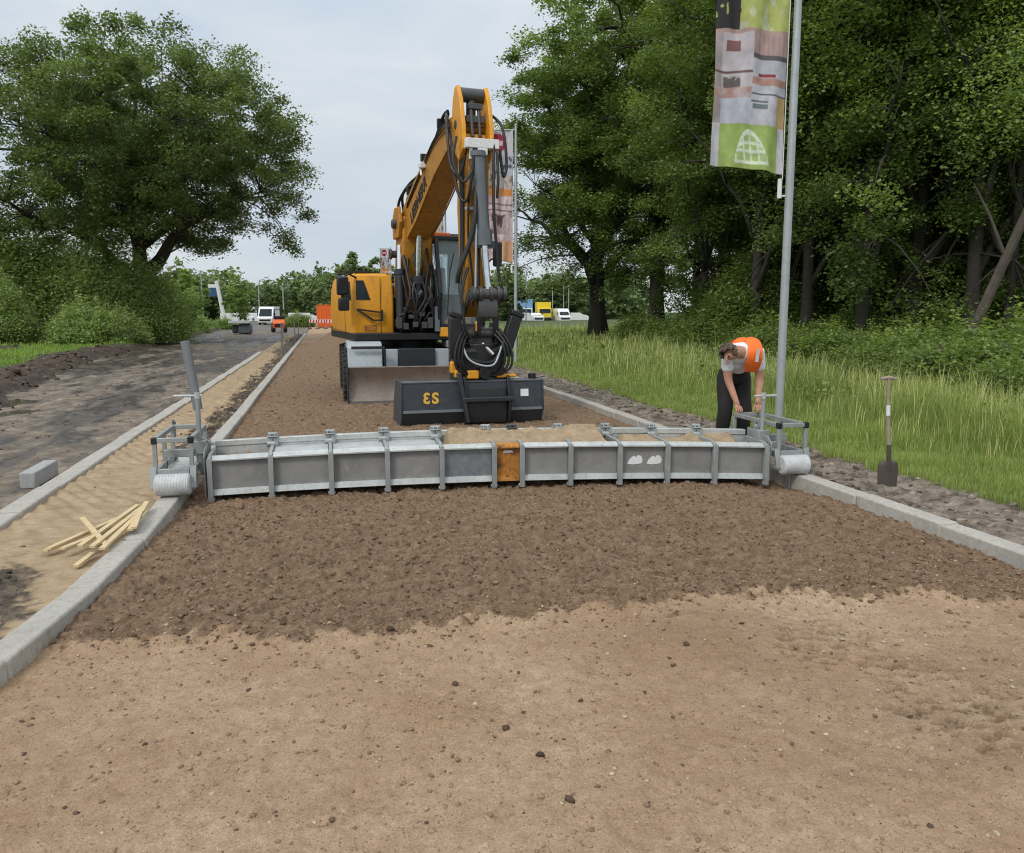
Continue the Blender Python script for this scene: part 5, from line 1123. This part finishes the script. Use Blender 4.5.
def flag(x, y, H, w, z0, z1, kind, nu, nv, lab, plab, dirx=None, seed=0):
    pole = empty('flagpole', (x, y, -.05), plab, 'flagpole', 'flagpoles along the right verge'); p0 = Vector((x, y, 0))
    mb = MB(); mb.tube([p0+Vector((0, 0, -.05)), p0+Vector((0, 0, H*.55)), p0+Vector((0, 0, H))], [.058, .052, .040], 16); mb.build('pole', M['alu'], pole, 0)
    dv = Vector(dirx or (-RGT[0], -RGT[1], 0)); nrm = Vector((dv.y, -dv.x, 0))
    mb = MB(); mb.tube([p0+Vector((0, 0, H)), p0+Vector((0, 0, H+.05))], [.055, .02], 12); mb.tube([p0+Vector((0, 0, z1+.02)), p0+dv*(w+.25)+Vector((0, 0, z1+.02))], .018, 8); mb.build('top_arm', M['alu'], pole, 0)
    vs = []; cols = []; q = []
    for j in range(nv+1):
        for i in range(nu+1):
            s = i/nu; t = j/nv; e = 1-s      # s: 0 outer edge .. 1 pole
            z = z0+(z1-z0)*t-.14*s*(1-t)*(1-.3*t)
            sway = .05*math.sin(6.5*s+2.2*t+seed)+.035*math.sin(15*s-7*t+seed)+.02*math.sin(24*s+16*t)*e+.10*e*(1-t)
            inx = e*w*(1-.06*(1-t)*math.sin(3*s)); vs.append(tuple(p0+dv*(.09+inx)+nrm*sway+Vector((0, 0, z))))
            fc = flag_tex(s, t, kind); fm = .78+.44*float(fbm(np.array(s*14.), np.array(t*40.), 311+kind, 4)); cols.append((fc[0]*fm, fc[1]*fm, fc[2]*(fm*.9+.1), 1))
    for j in range(nv):
        for i in range(nu): a = j*(nu+1)+i; q.append((a, a+1, a+nu+2, a+nu+1))
    me = bpy.data.meshes.new('flag'); me.from_pydata(vs, [], q); ca = me.color_attributes.new('print', 'FLOAT_COLOR', 'POINT'); ca.data.foreach_set('color', np.array(cols, dtype=np.float32).ravel()); me.shade_smooth()
    fo = link('flag', me, mflag); sd = fo.modifiers.new('cloth', 'SOLIDIFY'); sd.thickness = .003; tag(fo, lab, 'flag', 'flags hanging on the poles along the right verge')
    for j in range(0, 7):
        z = z0-.10+(z1-z0)*j/6
    mb = MB(); 
    mb.tube([p0+dv*.13+Vector((0, 0, z0-.45)), p0+dv*.13+Vector((0, 0, z0-.20))], .03, 10); mb.tube([p0+Vector((0, 0, z0-.42)), p0+dv*.16+Vector((0, 0, z0-.42))], .012, 6); mb.tube([p0+dv*.10+Vector((0, 0, z0-.2)), p0+dv*.10+Vector((0, 0, z1))], .006, 5)
    mb.build('halyard_weight', M['white'], pole, 0)
fp = at(781, 11.0)
flag(fp.x, fp.y, 7.8, .93, 3.62, 7.4, 0, 110, 380, 'large flag with a kitchen picture and green foot, on the nearest flagpole', 'nearest grey flagpole, behind the worker', seed=.6)
for i, (yy, lab, pl) in enumerate([(25.1, 'flag with a red roundel hanging directly behind the excavator arm', 'second grey flagpole, right of the excavator'), (40, 'flag mostly hidden between boom and stick of the excavator', 'third flagpole, glimpsed between boom and stick'),
        (56, 'pale flag just left of the excavator boom', 'fourth flagpole, left of the excavator boom'), (73, 'small pink and grey flag above the yellow bonnet, farthest of the row', 'farthest flagpole of the row, above the yellow bonnet')]):
    flag(5.95, yy, 7.35, .85, 3.35, 7.2, 1, 34, 110, lab, pl, seed=1.7+i)
# ------------------------------------------------------------------ things far down the road
def van(name, loc, col, lab, L_=5.2, W=2.0, H=2.5, cat='van', group=None, boxy=False, boxcol=None, rz=0):
    t = empty(name, loc, lab, cat, group); c, s = math.cos(rz), math.sin(rz)
    def V(x, y, z): return Vector((loc[0]+c*x-s*y, loc[1]+s*x+c*y, loc[2]+z))
    def V3(a, b, z): return V(a, b, z)
    hw = W/2
    if not boxy:
        mb = MB().prism([(-L_/2, .35), (-L_/2, .95), (-L_/2+.35, 1.15), (-L_/2+1.05, H-.25), (-L_/2+1.5, H), (L_/2, H), (L_/2, .35)], -hw, hw, V3); mb.build('body', M[col], t, .06)
        mb = MB(); mb.add([V(-hw+.15, -L_/2+.36, 1.2), V(hw-.15, -L_/2+.36, 1.2), V(hw-.22, -L_/2+1.0, H-.32), V(-hw+.22, -L_/2+1.0, H-.32)], [(0, 1, 2, 3)]); mb.build('windscreen', M['darkglass'], t, 0)
        mb = MB(); mb.box(-hw*.75, hw*.75, -L_/2-.03, -L_/2, .55, .8, V); mb.build('grille', M['black'], t, .01)
    else:
        MB().prism([(-L_/2, .45), (-L_/2, 1.35), (-L_/2+.12, 2.15), (-L_/2+1.6, 2.2), (-L_/2+1.6, .45)], -hw*.95, hw*.95, V3).build('cab', M[col], t, .06)
        MB().box(-hw, hw, -L_/2+1.5, L_/2, .7, H, V).build('load_box', M[boxcol or col], t, .03)
        mb = MB(); mb.add([V(-hw*.82, -L_/2+.0, 1.4), V(hw*.82, -L_/2+.0, 1.4), V(hw*.8, -L_/2+.10, 2.05), V(-hw*.8, -L_/2+.10, 2.05)], [(0, 1, 2, 3)]); mb.add([V(-hw*.82, -L_/2-.02, 1.4), V(hw*.82, -L_/2-.02, 1.4), V(hw*.8, -L_/2+.08, 2.05), V(-hw*.8, -L_/2+.08, 2.05)], [(0, 1, 2, 3)]); mb.build('windscreen', M['darkglass'], t, 0)
        MB().box(-hw*.9, hw*.9, -L_/2-.06, -L_/2, .4, .75, V).build('bumper', M['black'], t, .02)
    for sx_ in (-1, 1):
        for yy in (-L_/2+.9, L_/2-1.0): MB().cyl(V(sx_*hw*.98, yy, .36), V(sx_*hw*.75, yy, .36), .36, n=18).build('wheel', M['rubber'], t, .03)
        MB().box(sx_*hw*.65-.14, sx_*hw*.65+.14, -L_/2-.03, -L_/2+.02, .72, .92, V).build('headlight', M['galv_bright'], t, .02)
        MB().box(sx_*(hw+.14)-.07, sx_*(hw+.14)+.07, -L_/2+.9, -L_/2+1.0, 1.3, 1.65, V).build('mirror', M['black'], t, .02)
    return t
van('white_van', at(271, 112, -.1), 'white', 'white van facing the viewer at the far end of the muddy track', rz=R(-8))
van('yellow_lorry', at(543, 128, .1), 'lemon', 'yellow box lorry parked under the far trees right of the excavator', L_=6, W=2.1, H=3.1, cat='lorry', boxy=True, rz=R(-10))
van('blue_lorry', at(525, 138, .1), 'white', 'lorry with a tall light blue load box at the right of the excavator', L_=8, W=2.5, H=3.7, cat='lorry', boxy=True, boxcol='blue', rz=R(-14))
for i, (u, F, lab, rz) in enumerate([(255, 118, 'white car half hidden beside the white van', 80), (240, 112, 'white car behind the stack of slabs', 85), (306, 120, 'white car left of the orange container', 80), (561, 126, 'small white van right of the yellow lorry', 0), (575, 134, 'pale car farthest right in the gap under the trees', 80), (533, 124, 'white car between the two far lorries', 10), (186, 96, 'white car seen through the scrub under the oak', 80)]):
    van('parked_car', at(u, F, 0), 'white', lab, L_=4.2, W=1.8, H=1.55 if i != 3 else 2.2, cat='car', group='pale vehicles parked far away', rz=R(rz))
# orange container with a fence of boards
c0 = at(330, 87, 0); ct = empty('orange_container', c0, 'bright orange site container at the far end of the road, left of the excavator', 'container')
MB().box(-1.2, 1.2, 0, 4.5, .1, 2.35, lambda x, y, z: c0+Vector((x, y, z))).build('body', M['orange'], ct, .03)
mb = MB()
for k in range(9): mb.box(-1.05+k*.25, -.95+k*.25, -.03, 0, .25, 2.2, lambda x, y, z: c0+Vector((x, y, z)))
mb.build('ribbed_front', M['orange'], ct, .01); mb = MB().box(-1.25, 1.25, -.04, 4.55, 2.35, 2.45, lambda x, y, z: c0+Vector((x, y, z))); mb.build('roof_rim', M['orange'], ct, .01)
mb = MB().box(-1.1, 1.1, .3, 4, 0, .1, lambda x, y, z: c0+Vector((x, y, z))); mb.build('skid', M['black'], ct, 0)
for i, (u, lab) in enumerate([(315, 'red and white barrier board, left one before the orange container'), (323, 'red and white barrier board, middle one before the orange container'), (331, 'red and white barrier board, right one before the orange container')]):
    p = at(u, 80, 0); t = empty('barrier_board', p, lab, 'barrier', 'barrier boards before the orange container')
    MB().box(-.42, .42, -.02, .02, .62, .95, lambda x, y, z: p+Vector((x, y, z))).build('board', M['white'], t, .005)
    mb = MB()
    for k in (-.28, .0, .28): mb.prism([(0, .625), (0, .945)], k, k, lambda a, b, z: p) if False else mb.hexa([p+Vector((k-.09+dx, -.024+dy, z)) for z, sh_ in ((.625, 0), (.945, .06)) for dx, dy in ((sh_, 0), (.14+sh_, 0), (.14+sh_, .003), (sh_, .003))])
    mb.build('stripe', M['red'], t, 0)
    for s in (-.34, .34): MB().box(s-.025, s+.025, -.025, .025, .06, 1.0, lambda x, y, z: p+Vector((x, y+.05, z))).build('leg', M['galv'], t, 0); MB().box(s-.18, s+.18, -.1, .14, 0, .09, lambda x, y, z: p+Vector((x, y+.04, z))).build('foot', M['black'], t, .01)
# small orange roller machine on the track
p = at(281, 69, 0); t = empty('small_roller', p, 'small orange compaction machine with black wheels on the far muddy track', 'roller')
def Q(x, y, z): return p+Vector((x, y, z))
MB().prism([(-.9, .35), (-.9, .75), (-.6, 1.05), (.7, 1.05), (.9, .7), (.9, .35)], -.48, .48, Q).build('body', M['orange'], t, .05)
for s in (-1, 1):
    for yy in (-.6, .7): MB().cyl(Q(s*.36, yy, .30), Q(s*.62, yy, .30), .30, n=20).build('wheel', M['rubber'], t, .03)
mb = MB()
for x in (-.42, .42):
    for yy in (.0, .7): mb.bar(Q(x, yy, 1.0), Q(x*.9, yy, 1.85), .05, .05)
mb.bar(Q(-.4, 0, 1.87), Q(.4, 0, 1.87), .05, .05); mb.bar(Q(-.4, .7, 1.87), Q(.4, .7, 1.87), .05, .05); mb.build('roll_frame', M['black'], t, 0)
MB().box(-.4, .4, .1, .6, 1.05, 1.35, Q).build('seat', M['black'], t, .06); MB().box(-.34, .34, -.93, -.9, .45, .7, Q).build('front_grille', M['black'], t, 0)
# stack of wrapped slabs
p = at(244, 63, .0); t = empty('slab_stack', p, 'grey wrapped stack under a pale slab beside the far muddy track', 'slab stack')
def Q2(x, y, z): return p+Vector((x, y, z))
MB().box(-.25, .75, -.5, .5, .0, .78, Q2).build('wrapped_pack', M['midgrey'], t, .12); MB().box(-.7, -.25, -.4, .5, .05, .70, Q2).build('wrapped_pack', M['greasy'], t, .10)
MB().prism([(-.7, .80), (.6, .80), (.55, .98), (-.55, 1.02)], -.95, .72, Q2).build('slab', M['concrete_rough'], t, .05)
# sign mast
p = at(228, 104, 0); t = empty('sign_mast', p, 'leaning white mast with a dark blue sign panel above the far scrub', 'sign')
mb = MB(); mb.tube([p, p+Vector((-.9, 0, 5.6))], [.28, .22], 10); mb.build('mast', M['white'], t, 0)
MB().box(-1.9, -.75, -.1, .1, 3.6, 4.7, lambda x, y, z: p+Vector((x, y, z))).build('sign_panel', M['navy'], t, .02); MB().box(-1.9, -.75, -.1, .1, 4.72, 5.15, lambda x, y, z: p+Vector((x, y, z))).build('sign_header', M['white'], t, .02)
# lamp posts
for i, (u, F, h, lab) in enumerate([(206, 100, 6.6, 'slim lamp post left of the blue sign mast'), (262, 125, 6.2, 'slim lamp post left of the white van'), (286, 95, 4.6, 'white pole behind the orange compaction machine'), (526, 118, 8.2, 'lamp post before the blue lorry'), (552, 132, 6.8, 'slim lamp post right of the yellow lorry'), (563, 140, 6.4, 'slim lamp post above the small white van'), (568, 140, 6.2, 'rightmost slim lamp post in the gap under the trees')]):
    p = at(u, F, -.1); t = empty('lamp_post', p, lab, 'lamp post', 'lamp posts in the far distance')
    MB().tube([p, p+Vector((0, 0, h))], [.09, .06], 8).build('pole', M['alu'], t, 0); MB().bar(p+Vector((0, 0, h)), p+Vector((-1.0 if i == 3 else -.35, 0, h+.12)), .14, .07).build('lamp_head', M['lightgrey'], t, .01)
M['lip'] = paint('lips', (.32, .13, .10), .5, dirt_amt=.1)
# ------------------------------------------------------------------ worker bending over the right-hand carriage
H = at(734, 9.08)
H.z = .095
def W(l, d, z): return Vector((H.x+RGT[0]*l-FWD[0]*d, H.y+RGT[1]*l-FWD[1]*d, H.z+z))
man = empty('person', H, 'worker in orange hi-vis vest and white shirt bending over the right end of the beam', 'person')
def skin(name, joints, bones, mat, lev=2, root=0):
    """joints {key: (pos, rx, ry)}; one continuous surface grown along the bones"""
    keys = list(joints); me = bpy.data.meshes.new(name)
    me.from_pydata([tuple(Vector(joints[k][0])-H) for k in keys], [(keys.index(a), keys.index(b)) for a, b in bones], [])
    o = link(name, me, M[mat], man); md = o.modifiers.new('skin', 'SKIN')
    me.skin_vertices or None
    for i, k in enumerate(keys):
        sv = me.skin_vertices[0].data[i]; sv.radius = (joints[k][1], joints[k][2] if len(joints[k]) > 2 else joints[k][1]); sv.use_root = i == root
    md.use_smooth_shade = True; sb = o.modifiers.new('subdivision', 'SUBSURF'); sb.levels = lev; sb.render_levels = lev
    return o
hl = Vector((4.32, 7.86, .66)); hr = Vector((4.565, 7.86, .66))
J = {'pelvis': (W(0, .03, .955), .060, .070), 'waist': (W(0, .11, 1.02), .09, .11), 'chest': (W(-.01, .27, 1.13), .095, .115), 'upper': (W(-.02, .38, 1.17), .075, .10), 'neck': (W(-.10, .46, 1.175), .056), 'skull': (W(-.185, .51, 1.165), .082), 'crown': (W(-.235, .56, 1.195), .076), 'jaw': (W(-.205, .545, 1.085), .05)}
Bn = [('pelvis', 'waist'), ('waist', 'chest'), ('chest', 'upper'), ('upper', 'neck'), ('neck', 'skull'), ('skull', 'crown'), ('skull', 'jaw')]
for s, n_, hand, sh in ((-1, 'l', hl, W(-.185, .37, 1.14)), (1, 'r', hr, W(.165, .35, 1.15))):
    el = sh.lerp(hand, .5)+Vector((RGT[0]*s*.03, RGT[1]*s*.03, 0))-Vector((FWD[0], FWD[1], 0))*-.05
    J['sh'+n_] = (sh, .068); J['el'+n_] = (el, .047); J['wr'+n_] = (sh.lerp(hand, .9), .032); J['pa'+n_] = (hand+Vector((0, .02, .015)), .036, .03)
    Bn += [('upper', 'sh'+n_), ('sh'+n_, 'el'+n_), ('el'+n_, 'wr'+n_), ('wr'+n_, 'pa'+n_)]
    for f in range(4):     # fingers closing over the bar
        ox = (f-1.5)*.021
        k1, k2, k3 = hand+Vector((ox, -.022, .008)), hand+Vector((ox*1.05, -.045, -.028)), hand+Vector((ox*1.05, -.032, -.062-.004*(f % 2)))
        for q, k in enumerate((k1, k2, k3)): J['f%s%d%d' % (n_, f, q)] = (k, .0095-.001*q)
        Bn += [('pa'+n_, 'f%s%d0' % (n_, f)), ('f%s%d0' % (n_, f), 'f%s%d1' % (n_, f)), ('f%s%d1' % (n_, f), 'f%s%d2' % (n_, f))]
    J['t%s0' % n_] = (hand+Vector((-s*.045, .008, -.008)), .011); J['t%s1' % n_] = (hand+Vector((-s*.05, -.004, -.042)), .010)
    Bn += [('pa'+n_, 't%s0' % n_), ('t%s0' % n_, 't%s1' % n_)]
    hp = W(s*.085, -.0, .80); kn = W(s*.11, .10, .48); an = W(s*.12, -.03, .10); ft = W(s*.13, .12, .05)
    J['hp'+n_] = (hp, .052); J['kn'+n_] = (kn, .06); J['an'+n_] = (an, .042); J['ft'+n_] = (ft, .038)
    Bn += [('pelvis', 'hp'+n_), ('hp'+n_, 'kn'+n_), ('kn'+n_, 'an'+n_), ('an'+n_, 'ft'+n_)]
skin('body', J, Bn, 'skin')
# face: nose, ears, eyes on the lowered head
fd = (W(-.26, .63, 1.07)-W(-.185, .51, 1.15)).normalized(); hc = W(-.212, .54, 1.135); upv = (W(-.24, .565, 1.195)-W(-.20, .545, 1.085)).normalized(); sd = fd.cross(upv).normalized()
mb = MB(); mb.tube([hc+fd*.070+upv*.02, hc+fd*.084-upv*.012, hc+fd*.070-upv*.026], [.008, .013, .009], 8); mb.build('nose', M['skin'], man, 0)
for s in (-1, 1):
    MB().tube([hc+sd*s*.083-fd*.02+upv*.02, hc+sd*s*.095-fd*.03, hc+sd*s*.085-fd*.02-upv*.03], [.012, .018, .010], 8).build('ear', M['skin'], man, 0)
    MB().tube([hc+sd*s*.030+fd*.070+upv*.022, hc+sd*s*.030+fd*.082+upv*.022], [.012, .008], 8).build('eye', M['trousers'], man, 0)
MB().tube([hc-sd*.025+fd*.074-upv*.05, hc+fd*.082-upv*.052, hc+sd*.025+fd*.074-upv*.05], [.005, .008, .005], 6).build('mouth', M['lip'], man, 0)
# hair: tousled cap
rng = np.random.default_rng(5); mb = MB()
for k in range(420):
    v = rng.normal(size=3); v /= np.linalg.norm(v); v = Vector(v)
    if v.dot(fd) > .35 and v.dot(upv) < .62: continue
    if v.dot(upv) < -.45 and v.dot(fd) > -.3: continue
    p = hc+upv*.020-fd*.008+v*.084; t = (upv.cross(v)+Vector(rng.normal(size=3))*.5).normalized(); mb.tube([p-t*.024, p+v*.006, p+t*.028+v*.004], [.008, .011, .003], 5)
mb.build('hair', M['hair'], man, 0)
# shirt with short sleeves
JS = {'pelvis': (W(0, .03, .93), .125, .155), 'waist': (W(0, .12, 1.035), .125, .155), 'chest': (W(-.01, .28, 1.135), .13, .160), 'upper': (W(-.02, .39, 1.175), .105, .13), 'collar': (W(-.05, .455, 1.175), .075)}
BS = [('pelvis', 'waist'), ('waist', 'chest'), ('chest', 'upper'), ('upper', 'collar')]
for n_ in 'lr':
    sh, el = Vector(J['sh'+n_][0]), Vector(J['el'+n_][0]); JS['s'+n_] = (sh, .074); JS['c'+n_] = (sh.lerp(el, .45), .072); JS['d'+n_] = (sh.lerp(el, .72), .068)
    BS += [('upper', 's'+n_), ('s'+n_, 'c'+n_), ('c'+n_, 'd'+n_)]
skin('shirt', JS, BS, 'shirt')
# vest over back and shoulders
JV = {'hem': (W(.02, .0, .985), .15, .178), 'waist': (W(.025, .10, 1.07), .15, .178), 'chest': (W(.02, .25, 1.165), .155, .178), 'upper': (W(.015, .36, 1.20), .125, .15)}
vs_ = skin('vest', JV, [('hem', 'waist'), ('waist', 'chest'), ('chest', 'upper')], 'vest')
# front panels of the vest hanging from the shoulders
for s, wd in ((1, .17),):
    pts = [W(.10, .24, 1.325), W(.085, .40, 1.31), W(.085, .52, 1.20), W(.075, .50, 1.06), W(.08, .36, .93)] if s > 0 else [W(-.12, .22, 1.31), W(-.13, .36, 1.285), W(-.155, .43, 1.20), W(-.150, .43, 1.10), W(-.13, .36, 1.02)]
    vs = []; fs = []
    for i, p in enumerate(pts):
        for q in (-.5, -.17, .17, .5): vs.append(p+Vector((RGT[0], RGT[1], 0))*(q*wd)+Vector((0, 0, -.12*q*q*(1 if i < 3 else 0))))
    for i in range(4):
        for k in range(3): a = i*4+k; fs.append((a, a+1, a+5, a+4))
    o = MB().add(vs, fs).build('vest_front', M['vest'], man, 0, 60); sm = o.modifiers.new('cloth', 'SOLIDIFY'); sm.thickness = .012; sb = o.modifiers.new('smooth', 'SUBSURF'); sb.levels = sb.render_levels = 2
    if s > 0:
        mb = MB(); mb.bar(pts[2]+W(.02, .012, 0)-H, pts[3]+W(.02, .016, 0)-H, .035, .006, (-FWD[0], -FWD[1], .3)); mb.build('reflective_strip', M['reflect'], o, 0)
def ring(c, d, up, rx, ry, w, name, mat):
    d = Vector(d).normalized(); x = d.cross(Vector(up)).normalized(); y = x.cross(d); mb = MB(); n = 28
    vs = []; fs = []
    for q in (-w/2, w/2):
        for k in range(n): t = 2*math.pi*k/n; vs.append(c+d*q+x*rx*math.cos(t)+y*ry*math.sin(t))
    for k in range(n): fs.append((k, (k+1) % n, (k+1) % n+n, k+n))
    return mb.add(vs, fs).build(name, M[mat], man, 0)
spd_ = W(0, .3, 1.15)-W(.01, .12, 1.04)
ring(W(.02, .24, 1.158), spd_, (0, 0, 1), .180, .160, .045, 'reflective_strip', 'reflect')
# trousers and boots
mb = MB(); mb.tube([W(0, .105, 1.00), W(0, .06, .95), W(0, .01, .88), W(0, -.01, .80), W(0, .0, .76)], [.135, .150, .158, .140, .09], 24)
for n_, q in (('l', -1), ('r', 1)):
    kn = Vector(J['kn'+n_][0]); an = Vector(J['an'+n_][0])
    mb.tube([W(q*.075, .02, .93), W(q*.085, .0, .84), W(q*.09, .02, .72), W(q*.1, .06, .60), kn, kn.lerp(an, .4), kn.lerp(an, .8), an, an+Vector((0, 0, -.045))], [.095, .108, .100, .088, .080, .077, .073, .074, .078], 20)
mb.build('trousers', M['trousers'], man, 0, 60)
for n_ in 'lr':
    a = Vector(J['an'+n_][0]); f = Vector(J['ft'+n_][0])
    skin('boot', {'a': (a+Vector((0, 0, .05)), .062), 'b': (a+Vector((0, 0, -.045)), .055), 'c': (f+Vector((0, 0, -.005)), .052, .045), 'd': (f+(f-a)*.25+Vector((0, 0, .005)), .042, .035)}, [('a', 'b'), ('b', 'c'), ('c', 'd')], 'boot')
